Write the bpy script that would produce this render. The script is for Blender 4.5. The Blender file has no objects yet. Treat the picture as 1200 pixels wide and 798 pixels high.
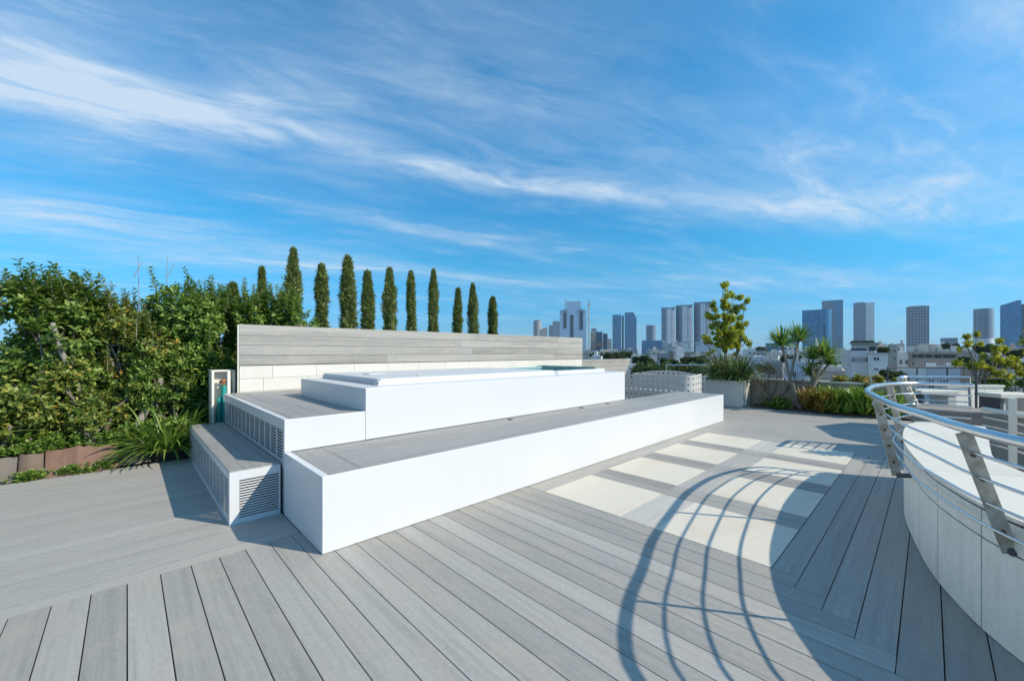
import bpy, bmesh, math, random
import numpy as np
from mathutils import Vector, Matrix, noise as mnoise

random.seed(7)
rng = np.random.default_rng(11)
PI = math.pi
scene = bpy.context.scene
col = scene.collection

# ------------------------------------------------------------------ camera frame (metres; eye 1.4 m over the deck)
F = 469.6; EYE = 1.4; HZ = 412.5
AZ = math.atan2(489, 469.6)
CA, SA = math.cos(AZ), math.sin(AZ)
SUN_EL = math.radians(35.3)
SUN_XY = (0.499, -0.867)

def ray(px, py, d):
    r = (px - 600) / F * d
    return Vector((d * CA + r * SA, d * SA - r * CA, EYE - (py - HZ) * d / F))

# ------------------------------------------------------------------ object helpers
def link(o, parent=None):
    col.objects.link(o)
    if parent is not None:
        o.parent = parent
    return o

def tag(o, label=None, cat=None, group=None, kind=None):
    if label: o['label'] = label
    if cat: o['category'] = cat
    if group: o['group'] = group
    if kind: o['kind'] = kind
    return o

def empty(name, loc=(0, 0, 0), rz=0.0, label=None, cat=None, group=None):
    o = bpy.data.objects.new(name, None)
    o.empty_display_size = 0.2
    o.location = loc; o.rotation_euler = (0, 0, rz)
    link(o)
    return tag(o, label, cat, group)

class MB:
    """collects boxes, tubes, sheets and leaves into one mesh"""
    def __init__(s):
        s.v = []; s.f = []; s.uv = []; s.tone = []; s.smooth = []
    def add(s, vs, fs, uv=None, tone=1.0, smooth=False):
        b = len(s.v)
        s.v.extend([tuple(p) for p in vs])
        for i, f in enumerate(fs):
            s.f.append(tuple(b + k for k in f))
            s.uv.append(uv[i] if uv else [(0, 0)] * len(f))
            s.tone.append(tone); s.smooth.append(smooth)
    def box(s, x0, x1, y0, y1, z0, z1, tone=1.0, axis=0, M=None):
        vs = [Vector(p) for p in ((x0,y0,z0),(x1,y0,z0),(x1,y1,z0),(x0,y1,z0),(x0,y0,z1),(x1,y0,z1),(x1,y1,z1),(x0,y1,z1))]
        fs = [(0,3,2,1),(4,5,6,7),(0,1,5,4),(1,2,6,5),(2,3,7,6),(3,0,4,7)]
        ox, oy = random.uniform(0, 50), random.uniform(0, 50)
        uv = []
        for f in fs:
            q = []
            for k in f:
                p = vs[k]
                a, b = (p.x, p.y) if axis == 0 else (p.y, p.x)
                q.append((a + ox, b + p.z + oy))
            uv.append(q)
        if M is not None: vs = [M @ p for p in vs]
        s.add(vs, fs, uv, tone)
    def prism(s, poly, z0, z1, tone=1.0, cap=True):
        n = len(poly)
        vs = [(x, y, z0) for x, y in poly] + [(x, y, z1) for x, y in poly]
        fs = [(i, (i + 1) % n, n + (i + 1) % n, n + i) for i in range(n)]
        if cap:
            fs += [tuple(range(n, 2 * n)), tuple(reversed(range(n)))]
        s.add(vs, fs, None, tone)
    def tube(s, pts, r0, r1=None, n=8, caps=True, smooth=True, tone=1.0):
        pts = [Vector(p) for p in pts]
        m = len(pts); r1 = r0 if r1 is None else r1
        vs = []
        up = Vector((0, 0, 1))
        prev = None
        for i, p in enumerate(pts):
            t = (pts[min(i + 1, m - 1)] - pts[max(i - 1, 0)]).normalized()
            a = prev if prev is not None else (up if abs(t.z) < .9 else Vector((1, 0, 0)))
            b = t.cross(a)
            if b.length < 1e-6: b = t.cross(Vector((1, 0.3, 0)))
            b.normalize(); a = b.cross(t).normalized(); prev = a
            r = r0 + (r1 - r0) * i / max(1, m - 1)
            for k in range(n):
                an = 2 * PI * k / n
                vs.append(p + a * (math.cos(an) * r) + b * (math.sin(an) * r))
        fs = []
        for i in range(m - 1):
            for k in range(n):
                fs.append((i*n+k, i*n+(k+1)%n, (i+1)*n+(k+1)%n, (i+1)*n+k))
        s.add(vs, fs, None, tone, smooth)
        if caps:
            s.add(vs[:n], [tuple(range(n))], None, tone); s.add(vs[-n:], [tuple(reversed(range(n)))], None, tone)
    def lathe(s, prof, n=24, c=(0, 0, 0), smooth=True):
        vs = []
        for r, z in prof:
            for k in range(n):
                an = 2 * PI * k / n
                vs.append((c[0] + r * math.cos(an), c[1] + r * math.sin(an), c[2] + z))
        fs = []
        for i in range(len(prof) - 1):
            for k in range(n):
                fs.append((i*n+k, i*n+(k+1)%n, (i+1)*n+(k+1)%n, (i+1)*n+k))
        fs.append(tuple((len(prof)-1)*n + k for k in range(n)))
        s.add(vs, fs, None, 1.0, smooth)
    def build(s, name, mat, parent=None, bevel=0.0, weld=False):
        me = bpy.data.meshes.new(name)
        me.from_pydata(s.v, [], s.f)
        uvl = me.uv_layers.new(name='UVMap')
        flat = [c for f in s.uv for p in f for c in p]
        uvl.data.foreach_set('uv', flat)
        at = me.attributes.new('tone', 'FLOAT', 'FACE')
        at.data.foreach_set('value', s.tone)
        me.polygons.foreach_set('use_smooth', s.smooth)
        me.update()
        if bevel > 0 or weld:
            bm = bmesh.new(); bm.from_mesh(me)
            if weld: bmesh.ops.remove_doubles(bm, verts=bm.verts, dist=1e-5)
            if bevel > 0:
                es = [e for e in bm.edges if len(e.link_faces) == 2 and e.calc_face_angle(0) > 0.5]
                bmesh.ops.bevel(bm, geom=es, offset=bevel, segments=2, affect='EDGES', profile=0.5)
            bm.normal_update(); bm.to_mesh(me); bm.free()
        me.materials.append(mat)
        o = bpy.data.objects.new(name, me)
        return link(o, parent)

def struct(o):
    o['kind'] = 'structure'; return o

def cr(pts, n=6, closed=False):
    """catmull-rom through points"""
    P = [Vector(p) for p in pts]; m = len(P); out = []
    for i in range(m - 1):
        p0 = P[max(i-1, 0)]; p1 = P[i]; p2 = P[i+1]; p3 = P[min(i+2, m-1)]
        for k in range(n):
            t = k / n
            out.append(0.5 * ((2*p1) + (p2-p0)*t + (2*p0-5*p1+4*p2-p3)*t*t + (3*p1-p0-3*p2+p3)*t*t*t))
    out.append(P[-1])
    return out

# ------------------------------------------------------------------ materials
def mat(name):
    m = bpy.data.materials.new(name); m.use_nodes = True
    nt = m.node_tree
    for n in list(nt.nodes): nt.nodes.remove(n)
    out = nt.nodes.new('ShaderNodeOutputMaterial')
    b = nt.nodes.new('ShaderNodeBsdfPrincipled')
    nt.links.new(b.outputs[0], out.inputs[0])
    return m, nt, b, out

def N(nt, t, **kw):
    n = nt.nodes.new(t)
    for k, v in kw.items():
        if k.startswith('i_'):
            key = k[2:]
            n.inputs[int(key) if key.isdigit() else key].default_value = v
        else: setattr(n, k, v)
    return n

def L(nt, a, b): nt.links.new(a, b)

def ramp(nt, fac, stops):
    r = nt.nodes.new('ShaderNodeValToRGB')
    e = r.color_ramp.elements
    while len(e) < len(stops): e.new(0.5)
    for el, (p, c) in zip(e, stops):
        el.position = p; el.color = (*c, 1) if len(c) == 3 else c
    L(nt, fac, r.inputs[0]); return r.outputs[0]

def mul(nt, a, b, fac=1.0):
    m = N(nt, 'ShaderNodeMix', data_type='RGBA', blend_type='MULTIPLY')
    m.inputs[0].default_value = fac
    L(nt, a, m.inputs[6])
    if isinstance(b, tuple): m.inputs[7].default_value = (*b, 1)
    else: L(nt, b, m.inputs[7])
    return m.outputs[2]

def mixc(nt, fac, a, b):
    m = N(nt, 'ShaderNodeMix', data_type='RGBA')
    if isinstance(fac, float): m.inputs[0].default_value = fac
    else: L(nt, fac, m.inputs[0])
    for i, c in ((6, a), (7, b)):
        if isinstance(c, tuple): m.inputs[i].default_value = (*c, 1)
        else: L(nt, c, m.inputs[i])
    return m.outputs[2]

def noise(nt, vec, scale, detail=4, rough=0.6, dist=0.0):
    n = N(nt, 'ShaderNodeTexNoise'); n.inputs['Scale'].default_value = scale
    n.inputs['Detail'].default_value = detail; n.inputs['Roughness'].default_value = rough
    n.inputs['Distortion'].default_value = dist
    if vec is not None: L(nt, vec, n.inputs['Vector'])
    return n.outputs[0]

def mapping(nt, vec, scale=(1,1,1), rot=(0,0,0), loc=(0,0,0), typ='POINT'):
    m = N(nt, 'ShaderNodeMapping', vector_type=typ)
    m.inputs['Location'].default_value = loc; m.inputs['Rotation'].default_value = rot; m.inputs['Scale'].default_value = scale
    L(nt, vec, m.inputs['Vector']); return m.outputs[0]

def bump(nt, h, b, strength=0.3, dist=0.01):
    n = N(nt, 'ShaderNodeBump'); n.inputs['Strength'].default_value = strength; n.inputs['Distance'].default_value = dist
    L(nt, h, n.inputs['Height']); L(nt, n.outputs[0], b.inputs['Normal'])

def board_mat(name, base, warm, spread=0.10, grain=0.5, rough=0.62, streak=(0.8, 26)):
    """weathered composite boards: long grain along u, each board a little different"""
    m, nt, b, out = mat(name)
    uv = N(nt, 'ShaderNodeUVMap').outputs[0]
    geo = N(nt, 'ShaderNodeNewGeometry')
    isl = geo.outputs['Random Per Island']
    long = noise(nt, mapping(nt, uv, (streak[0], streak[1], 1)), 1.0, 5, 0.65, 0.3)
    fine = noise(nt, mapping(nt, uv, (6, 320, 1)), 1.0, 2, 0.6)
    blot = noise(nt, mapping(nt, uv, (1.6, 2.6, 1)), 1.6, 5, 0.6, 0.8)
    dust = noise(nt, mapping(nt, uv, (1, 1, 1)), 34.0, 3, 0.6)
    c = mixc(nt, isl, tuple(x * (1 - spread) for x in base), tuple(x * (1 + spread) for x in base))
    g = ramp(nt, long, [(0.3, (1 - .22*grain,)*3), (0.5, (1, 1, 1)), (0.72, (1 + .16*grain,)*3)])
    c = mul(nt, c, g)
    c = mul(nt, c, ramp(nt, fine, [(0.3, (0.90,)*3), (0.7, (1.08,)*3)]), grain)
    c = mixc(nt, ramp(nt, blot, [(0.48, (0, 0, 0)), (0.72, (0.6,)*3)]), c, warm)
    c = mul(nt, c, ramp(nt, dust, [(0.35, (0.95,)*3), (0.65, (1.05,)*3)]))
    t = N(nt, 'ShaderNodeAttribute', attribute_name='tone')
    c = mul(nt, c, t.outputs['Color'])
    L(nt, c, b.inputs['Base Color'])
    r = N(nt, 'ShaderNodeMapRange'); L(nt, blot, r.inputs[0]); r.inputs[3].default_value = rough - .08; r.inputs[4].default_value = rough + .12
    L(nt, r.outputs[0], b.inputs['Roughness'])
    bump(nt, fine, b, 0.25, 0.002)
    return m

def plain_mat(name, c, rough=0.5, var=0.06, scale=3.0, spec=0.5, metal=0.0, bstr=0.0, bscale=60):
    m, nt, b, out = mat(name)
    tc = N(nt, 'ShaderNodeTexCoord').outputs['Object']
    n1 = noise(nt, tc, scale, 5, 0.6)
    k = ramp(nt, n1, [(0.3, tuple(x*(1-var) for x in c)), (0.7, tuple(min(1, x*(1+var)) for x in c))])
    t = N(nt, 'ShaderNodeAttribute', attribute_name='tone')
    isl = mul(nt, k, t.outputs['Color'])
    L(nt, isl, b.inputs['Base Color'])
    b.inputs['Roughness'].default_value = rough; b.inputs['Specular IOR Level'].default_value = spec
    b.inputs['Metallic'].default_value = metal
    if bstr: bump(nt, noise(nt, tc, bscale, 3), b, bstr, 0.004)
    return m

M = {}
M['deck'] = board_mat('deck_boards', (0.34, 0.328, 0.300), (0.385, 0.345, 0.28), 0.13, 0.75)
M['deck_left'] = board_mat('deck_boards_smooth', (0.36, 0.348, 0.320), (0.395, 0.365, 0.305), 0.03, 0.85, streak=(0.35, 18))
M['deck_far'] = board_mat('deck_boards_worn', (0.33, 0.318, 0.292), (0.385, 0.355, 0.30), 0.06, 0.8, streak=(0.5, 14))
M['step_top'] = board_mat('step_boards', (0.30, 0.295, 0.28), (0.36, 0.34, 0.30), 0.05, 0.9, streak=(0.6, 12))
M['clad'] = board_mat('wall_planks', (0.33, 0.32, 0.295), (0.43, 0.39, 0.32), 0.16, 1.1, streak=(0.5, 14))
M['dark'] = plain_mat('dark_void', (0.02, 0.021, 0.023), 0.9, 0.1)

def white_panel():
    m, nt, b, out = mat('white_coated_panel')
    tc = N(nt, 'ShaderNodeTexCoord').outputs['Object']
    big = noise(nt, tc, 0.7, 4, 0.6)
    st = noise(nt, mapping(nt, tc, (3, 3, .5)), 2.5, 5, 0.6)
    c = ramp(nt, big, [(0.3, (0.60, 0.615, 0.625)), (0.7, (0.63, 0.635, 0.64))])
    c = mul(nt, c, ramp(nt, st, [(0.25, (0.985, 0.98, 0.975)), (0.5, (1, 1, 1))]))
    sp = noise(nt, tc, 90, 2, .5)
    c = mul(nt, c, ramp(nt, sp, [(0.22, (0.94, 0.93, 0.91)), (0.32, (1, 1, 1))]))
    L(nt, c, b.inputs['Base Color']); b.inputs['Roughness'].default_value = 0.36
    return m
M['white'] = white_panel()

def stone_mat(name, c, stain, amt=0.5, scale=1.6, rough=0.6, streaks=False, speck=1.0):
    m, nt, b, out = mat(name)
    tc = N(nt, 'ShaderNodeTexCoord').outputs['Object']
    geo = N(nt, 'ShaderNodeNewGeometry')
    isl = geo.outputs['Random Per Island']
    off = N(nt, 'ShaderNodeVectorMath', operation='ADD'); L(nt, tc, off.inputs[0])
    sc = N(nt, 'ShaderNodeMath', operation='MULTIPLY'); L(nt, isl, sc.inputs[0]); sc.inputs[1].default_value = 40
    L(nt, sc.outputs[0], off.inputs[1]); v = off.outputs[0]
    n1 = noise(nt, v, scale, 6, 0.62, 0.4)
    n2 = noise(nt, v, 45, 3, 0.6)
    base = mixc(nt, isl, tuple(x*.955 for x in c), tuple(min(1, x*1.03) for x in c))
    k = mixc(nt, ramp(nt, n1, [(0.5, (0, 0, 0)), (0.78, (amt,)*3)]), base, stain)
    k = mul(nt, k, ramp(nt, n2, [(0.35, (1-.05*speck,)*3), (0.65, (1+.03*speck,)*3)]))
    if streaks:
        s = noise(nt, mapping(nt, tc, (5, 5, .9)), 2.2, 6, 0.7, 0.4)
        k = mul(nt, k, ramp(nt, s, [(0.30, (0.88, 0.87, 0.85)), (0.55, (1, 1, 1))]))
    L(nt, k, b.inputs['Base Color']); b.inputs['Roughness'].default_value = rough
    bump(nt, n2, b, 0.12, 0.002)
    return m
M['tile'] = stone_mat('cream_paving', (0.66, 0.605, 0.50), (0.57, 0.47, 0.34), 0.7, 2.2, speck=.3)
M['block'] = stone_mat('cream_blocks', (0.66, 0.635, 0.575), (0.58, 0.53, 0.44), 0.4, 1.2)
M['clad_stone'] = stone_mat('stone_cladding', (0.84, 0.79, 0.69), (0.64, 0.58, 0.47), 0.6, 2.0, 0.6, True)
M['cap_stone'] = stone_mat('capping', (0.68, 0.65, 0.565), (0.57, 0.53, 0.43), 0.7, 1.4)
M['concrete'] = stone_mat('plastered_parapet', (0.42, 0.37, 0.29), (0.28, 0.245, 0.19), 0.6, 1.5, 0.8, True)
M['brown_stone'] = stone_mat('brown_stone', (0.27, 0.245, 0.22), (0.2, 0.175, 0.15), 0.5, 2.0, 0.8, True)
M['planter'] = stone_mat('planter_stone', (0.66, 0.64, 0.59), (0.5, 0.47, 0.4), 0.4, 2.0, 0.7)
M['perf'] = plain_mat('perforated_white_metal', (0.50, 0.49, 0.47), 0.42, 0.05)
M['terracotta'] = stone_mat('terracotta', (0.185, 0.105, 0.072), (0.09, 0.075, 0.06), 0.95, 5.0, 0.8, True)
M['greystone'] = stone_mat('grey_rock', (0.15, 0.13, 0.11), (0.09, 0.08, 0.065), 0.7, 5.0, 0.85)
M['brownrock'] = stone_mat('brown_rock', (0.16, 0.115, 0.085), (0.09, 0.075, 0.06), 0.9, 6.0, 0.85, True)
M['soil'] = stone_mat('soil', (0.07, 0.05, 0.036), (0.03, 0.024, 0.02), 0.7, 8, 0.95)
M['cream_paint'] = plain_mat('cream_paint', (0.68, 0.65, 0.57), 0.5, 0.06)
M['teal'] = plain_mat('teal_plastic', (0.02, 0.33, 0.30), 0.4, 0.1)
M['rust'] = plain_mat('rusty_brass', (0.35, 0.14, 0.06), 0.5, 0.2, 20)
M['mortar'] = plain_mat('mortar', (0.10, 0.092, 0.08), 0.9, 0.2, 8)
M['rust_dark'] = plain_mat('rusty_bolt', (0.12, 0.07, 0.04), 0.6, 0.2, 20)
M['darkmetal'] = plain_mat('dark_metal', (0.07, 0.075, 0.085), 0.4, 0.1)

def steel():
    m, nt, b, out = mat('stainless_tube')
    tc = N(nt, 'ShaderNodeTexCoord').outputs['Object']
    n = noise(nt, tc, 14, 5, 0.6)
    L(nt, ramp(nt, n, [(0.3, (0.62, 0.63, 0.64)), (0.7, (0.67, 0.67, 0.67))]), b.inputs['Base Color'])
    b.inputs['Metallic'].default_value = 0.93
    L(nt, ramp(nt, n, [(0.3, (0.22,)*3), (0.7, (0.26,)*3)]), b.inputs['Roughness'])
    return m
M['steel'] = steel()
def post_steel():
    m, nt, b, out = mat('weathered_steel_plate')
    tc = N(nt, 'ShaderNodeTexCoord').outputs['Object']
    n = noise(nt, tc, 16, 6, 0.65, .3)
    L(nt, ramp(nt, n, [(0.3, (0.30, 0.26, 0.19)), (0.55, (0.46, 0.44, 0.39)), (0.75, (0.56, 0.55, 0.52))]), b.inputs['Base Color'])
    b.inputs['Metallic'].default_value = 0.6; b.inputs['Roughness'].default_value = 0.45
    return m
M['post'] = post_steel()

def teal_shell():
    m, nt, b, out = mat('teal_acrylic')
    tc = N(nt, 'ShaderNodeTexCoord').outputs['Object']
    n = noise(nt, tc, 6, 3)
    L(nt, ramp(nt, n, [(0.3, (0.17, 0.33, 0.32)), (0.7, (0.24, 0.41, 0.39))]), b.inputs['Base Color'])
    b.inputs['Roughness'].default_value = 0.15
    return m
M['acrylic'] = teal_shell()
def water():
    m, nt, b, out = mat('tub_water')
    tc = N(nt, 'ShaderNodeTexCoord').outputs['Object']
    b.inputs['Base Color'].default_value = (0.10, 0.28, 0.27, 1); b.inputs['Roughness'].default_value = 0.05
    bump(nt, noise(nt, tc, 9, 3), b, 0.15, 0.01)
    return m
M['water'] = water()

def leaf_mat(name, stops, trans=0.36, rough=0.42, tcol=(0.25, 0.42, 0.05)):
    m, nt, b, out = mat(name)
    geo = N(nt, 'ShaderNodeNewGeometry')
    isl = geo.outputs['Random Per Island']
    tc = N(nt, 'ShaderNodeTexCoord').outputs['Object']
    n = noise(nt, tc, 2.3, 3)
    a = N(nt, 'ShaderNodeMath', operation='MULTIPLY_ADD'); L(nt, n, a.inputs[0]); a.inputs[1].default_value = 0.7; a.inputs[2].default_value = -0.35
    s = N(nt, 'ShaderNodeMath', operation='ADD', use_clamp=True); L(nt, a.outputs[0], s.inputs[0]); L(nt, isl, s.inputs[1])
    c = ramp(nt, s.outputs[0], stops)
    L(nt, c, b.inputs['Base Color']); b.inputs['Roughness'].default_value = rough
    b.inputs['Specular IOR Level'].default_value = 0.4
    tr = N(nt, 'ShaderNodeBsdfTranslucent'); L(nt, mixc(nt, 0.5, c, tcol), tr.inputs[0])
    mx = N(nt, 'ShaderNodeMixShader'); mx.inputs[0].default_value = trans
    L(nt, b.outputs[0], mx.inputs[1]); L(nt, tr.outputs[0], mx.inputs[2]); L(nt, mx.outputs[0], out.inputs[0])
    return m
G1 = [(0.0, (0.045, 0.09, 0.019)), (0.45, (0.12, 0.21, 0.038)), (0.85, (0.25, 0.34, 0.07)), (1.0, (0.40, 0.45, 0.11))]
G2 = [(0.0, (0.06, 0.105, 0.02)), (0.4, (0.155, 0.22, 0.042)), (0.8, (0.29, 0.33, 0.07)), (0.97, (0.50, 0.42, 0.09)), (1.0, (0.46, 0.26, 0.05))]
G3 = [(0.0, (0.055, 0.115, 0.02)), (0.5, (0.16, 0.27, 0.045)), (1.0, (0.33, 0.44, 0.09))]
M['leaf_dark'] = leaf_mat('leaf_dark', G1)
M['leaf_mixed'] = leaf_mat('leaf_mixed', G2)
M['leaf_fresh'] = leaf_mat('leaf_fresh', G3)
M['leaf_cypress'] = leaf_mat('leaf_cypress', [(0, (0.10, 0.14, 0.045)), (0.5, (0.24, 0.30, 0.10)), (1, (0.40, 0.44, 0.16))], 0.15, 0.6)
M['leaf_strap'] = leaf_mat('leaf_strap', [(0, (0.06, 0.13, 0.02)), (0.6, (0.15, 0.25, 0.04)), (1, (0.28, 0.34, 0.07))], 0.3, 0.35)
M['leaf_spider'] = leaf_mat('leaf_spider', [(0, (0.06, 0.10, 0.025)), (0.5, (0.16, 0.22, 0.06)), (0.85, (0.34, 0.36, 0.14)), (1, (0.55, 0.52, 0.3))], 0.25, 0.4)
M['leaf_yucca'] = leaf_mat('leaf_yucca', [(0, (0.05, 0.12, 0.03)), (0.6, (0.14, 0.27, 0.05)), (0.9, (0.28, 0.40, 0.08)), (1, (0.55, 0.46, 0.08))], 0.2, 0.35)
M['leaf_citrus'] = leaf_mat('leaf_citrus', [(0, (0.15, 0.21, 0.025)), (0.4, (0.38, 0.43, 0.05)), (0.75, (0.60, 0.56, 0.06)), (1, (0.80, 0.65, 0.06))], 0.45, 0.4)
M['leaf_gold'] = leaf_mat('leaf_gold', [(0, (0.10, 0.10, 0.02)), (0.4, (0.22, 0.20, 0.03)), (0.75, (0.45, 0.33, 0.04)), (1, (0.5, 0.2, 0.03))], 0.3, 0.5)
M['leaf_yellow'] = leaf_mat('leaf_yellow', [(0, (0.13, 0.17, 0.025)), (0.5, (0.38, 0.36, 0.035)), (1, (0.75, 0.60, 0.04))], 0.4, 0.45)
M['leaf_succ'] = leaf_mat('leaf_succulent', [(0, (0.08, 0.17, 0.02)), (0.6, (0.22, 0.36, 0.05)), (1, (0.42, 0.50, 0.08))], 0.2, 0.35)
M['leaf_red'] = leaf_mat('leaf_red', [(0, (0.13, 0.12, 0.025)), (0.5, (0.30, 0.19, 0.04)), (1, (0.42, 0.17, 0.04))], 0.2, 0.4)
M['leaf_city'] = leaf_mat('leaf_city', [(0, (0.022, 0.042, 0.016)), (0.6, (0.045, 0.075, 0.025)), (1, (0.085, 0.115, 0.04))], 0.15, 0.6)
M['bark'] = stone_mat('bark', (0.17, 0.145, 0.115), (0.09, 0.075, 0.06), 0.7, 6, 0.9)
M['bark_grey'] = stone_mat('grey_bark', (0.23, 0.20, 0.17), (0.13, 0.11, 0.09), 0.8, 8, 0.9)
M['bark_pale'] = stone_mat('pale_bark', (0.27, 0.245, 0.21), (0.15, 0.13, 0.105), 0.7, 6, 0.9)

def facade(name, wall, glass, fh=3.4, bay=3.0, wfrac=0.55, hfrac=0.55, metal=0.0, grough=0.12, vary=0.3):
    """storeys and bays of a tower, from object coordinates"""
    m, nt, b, out = mat(name)
    tc = N(nt, 'ShaderNodeTexCoord').outputs['Object']
    sp = N(nt, 'ShaderNodeSeparateXYZ'); L(nt, tc, sp.inputs[0])
    def band(val, per, frac):
        d = N(nt, 'ShaderNodeMath', operation='DIVIDE'); L(nt, val, d.inputs[0]); d.inputs[1].default_value = per
        fr = N(nt, 'ShaderNodeMath', operation='FRACT'); L(nt, d.outputs[0], fr.inputs[0])
        lt = N(nt, 'ShaderNodeMath', operation='LESS_THAN'); L(nt, fr.outputs[0], lt.inputs[0]); lt.inputs[1].default_value = frac
        fl = N(nt, 'ShaderNodeMath', operation='FLOOR'); L(nt, d.outputs[0], fl.inputs[0])
        return lt.outputs[0], fl.outputs[0]
    xy = N(nt, 'ShaderNodeMath', operation='ADD'); L(nt, sp.outputs[0], xy.inputs[0]); L(nt, sp.outputs[1], xy.inputs[1])
    bz, fz = band(sp.outputs[2], fh, hfrac); bx, fx = band(xy.outputs[0], bay, wfrac)
    w = N(nt, 'ShaderNodeMath', operation='MULTIPLY'); L(nt, bz, w.inputs[0]); L(nt, bx, w.inputs[1])
    cb = N(nt, 'ShaderNodeCombineXYZ'); L(nt, fx, cb.inputs[0]); L(nt, fz, cb.inputs[1])
    wn = N(nt, 'ShaderNodeTexWhiteNoise'); L(nt, cb.outputs[0], wn.inputs['Vector'])
    g = mixc(nt, wn.outputs[0], tuple(x*(1-vary) for x in glass), tuple(min(1, x*(1+vary)) for x in glass))
    n = noise(nt, tc, 0.06, 3)
    wl = ramp(nt, n, [(0.3, tuple(x*.9 for x in wall)), (0.7, tuple(min(1, x*1.06) for x in wall))])
    L(nt, mixc(nt, w.outputs[0], wl, g), b.inputs['Base Color'])
    r = N(nt, 'ShaderNodeMapRange'); L(nt, w.outputs[0], r.inputs[0]); r.inputs[3].default_value = 0.6; r.inputs[4].default_value = grough
    L(nt, r.outputs[0], b.inputs['Roughness'])
    if metal:
        mm = N(nt, 'ShaderNodeMath', operation='MULTIPLY'); L(nt, w.outputs[0], mm.inputs[0]); mm.inputs[1].default_value = metal
        L(nt, mm.outputs[0], b.inputs['Metallic'])
    return m

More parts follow.
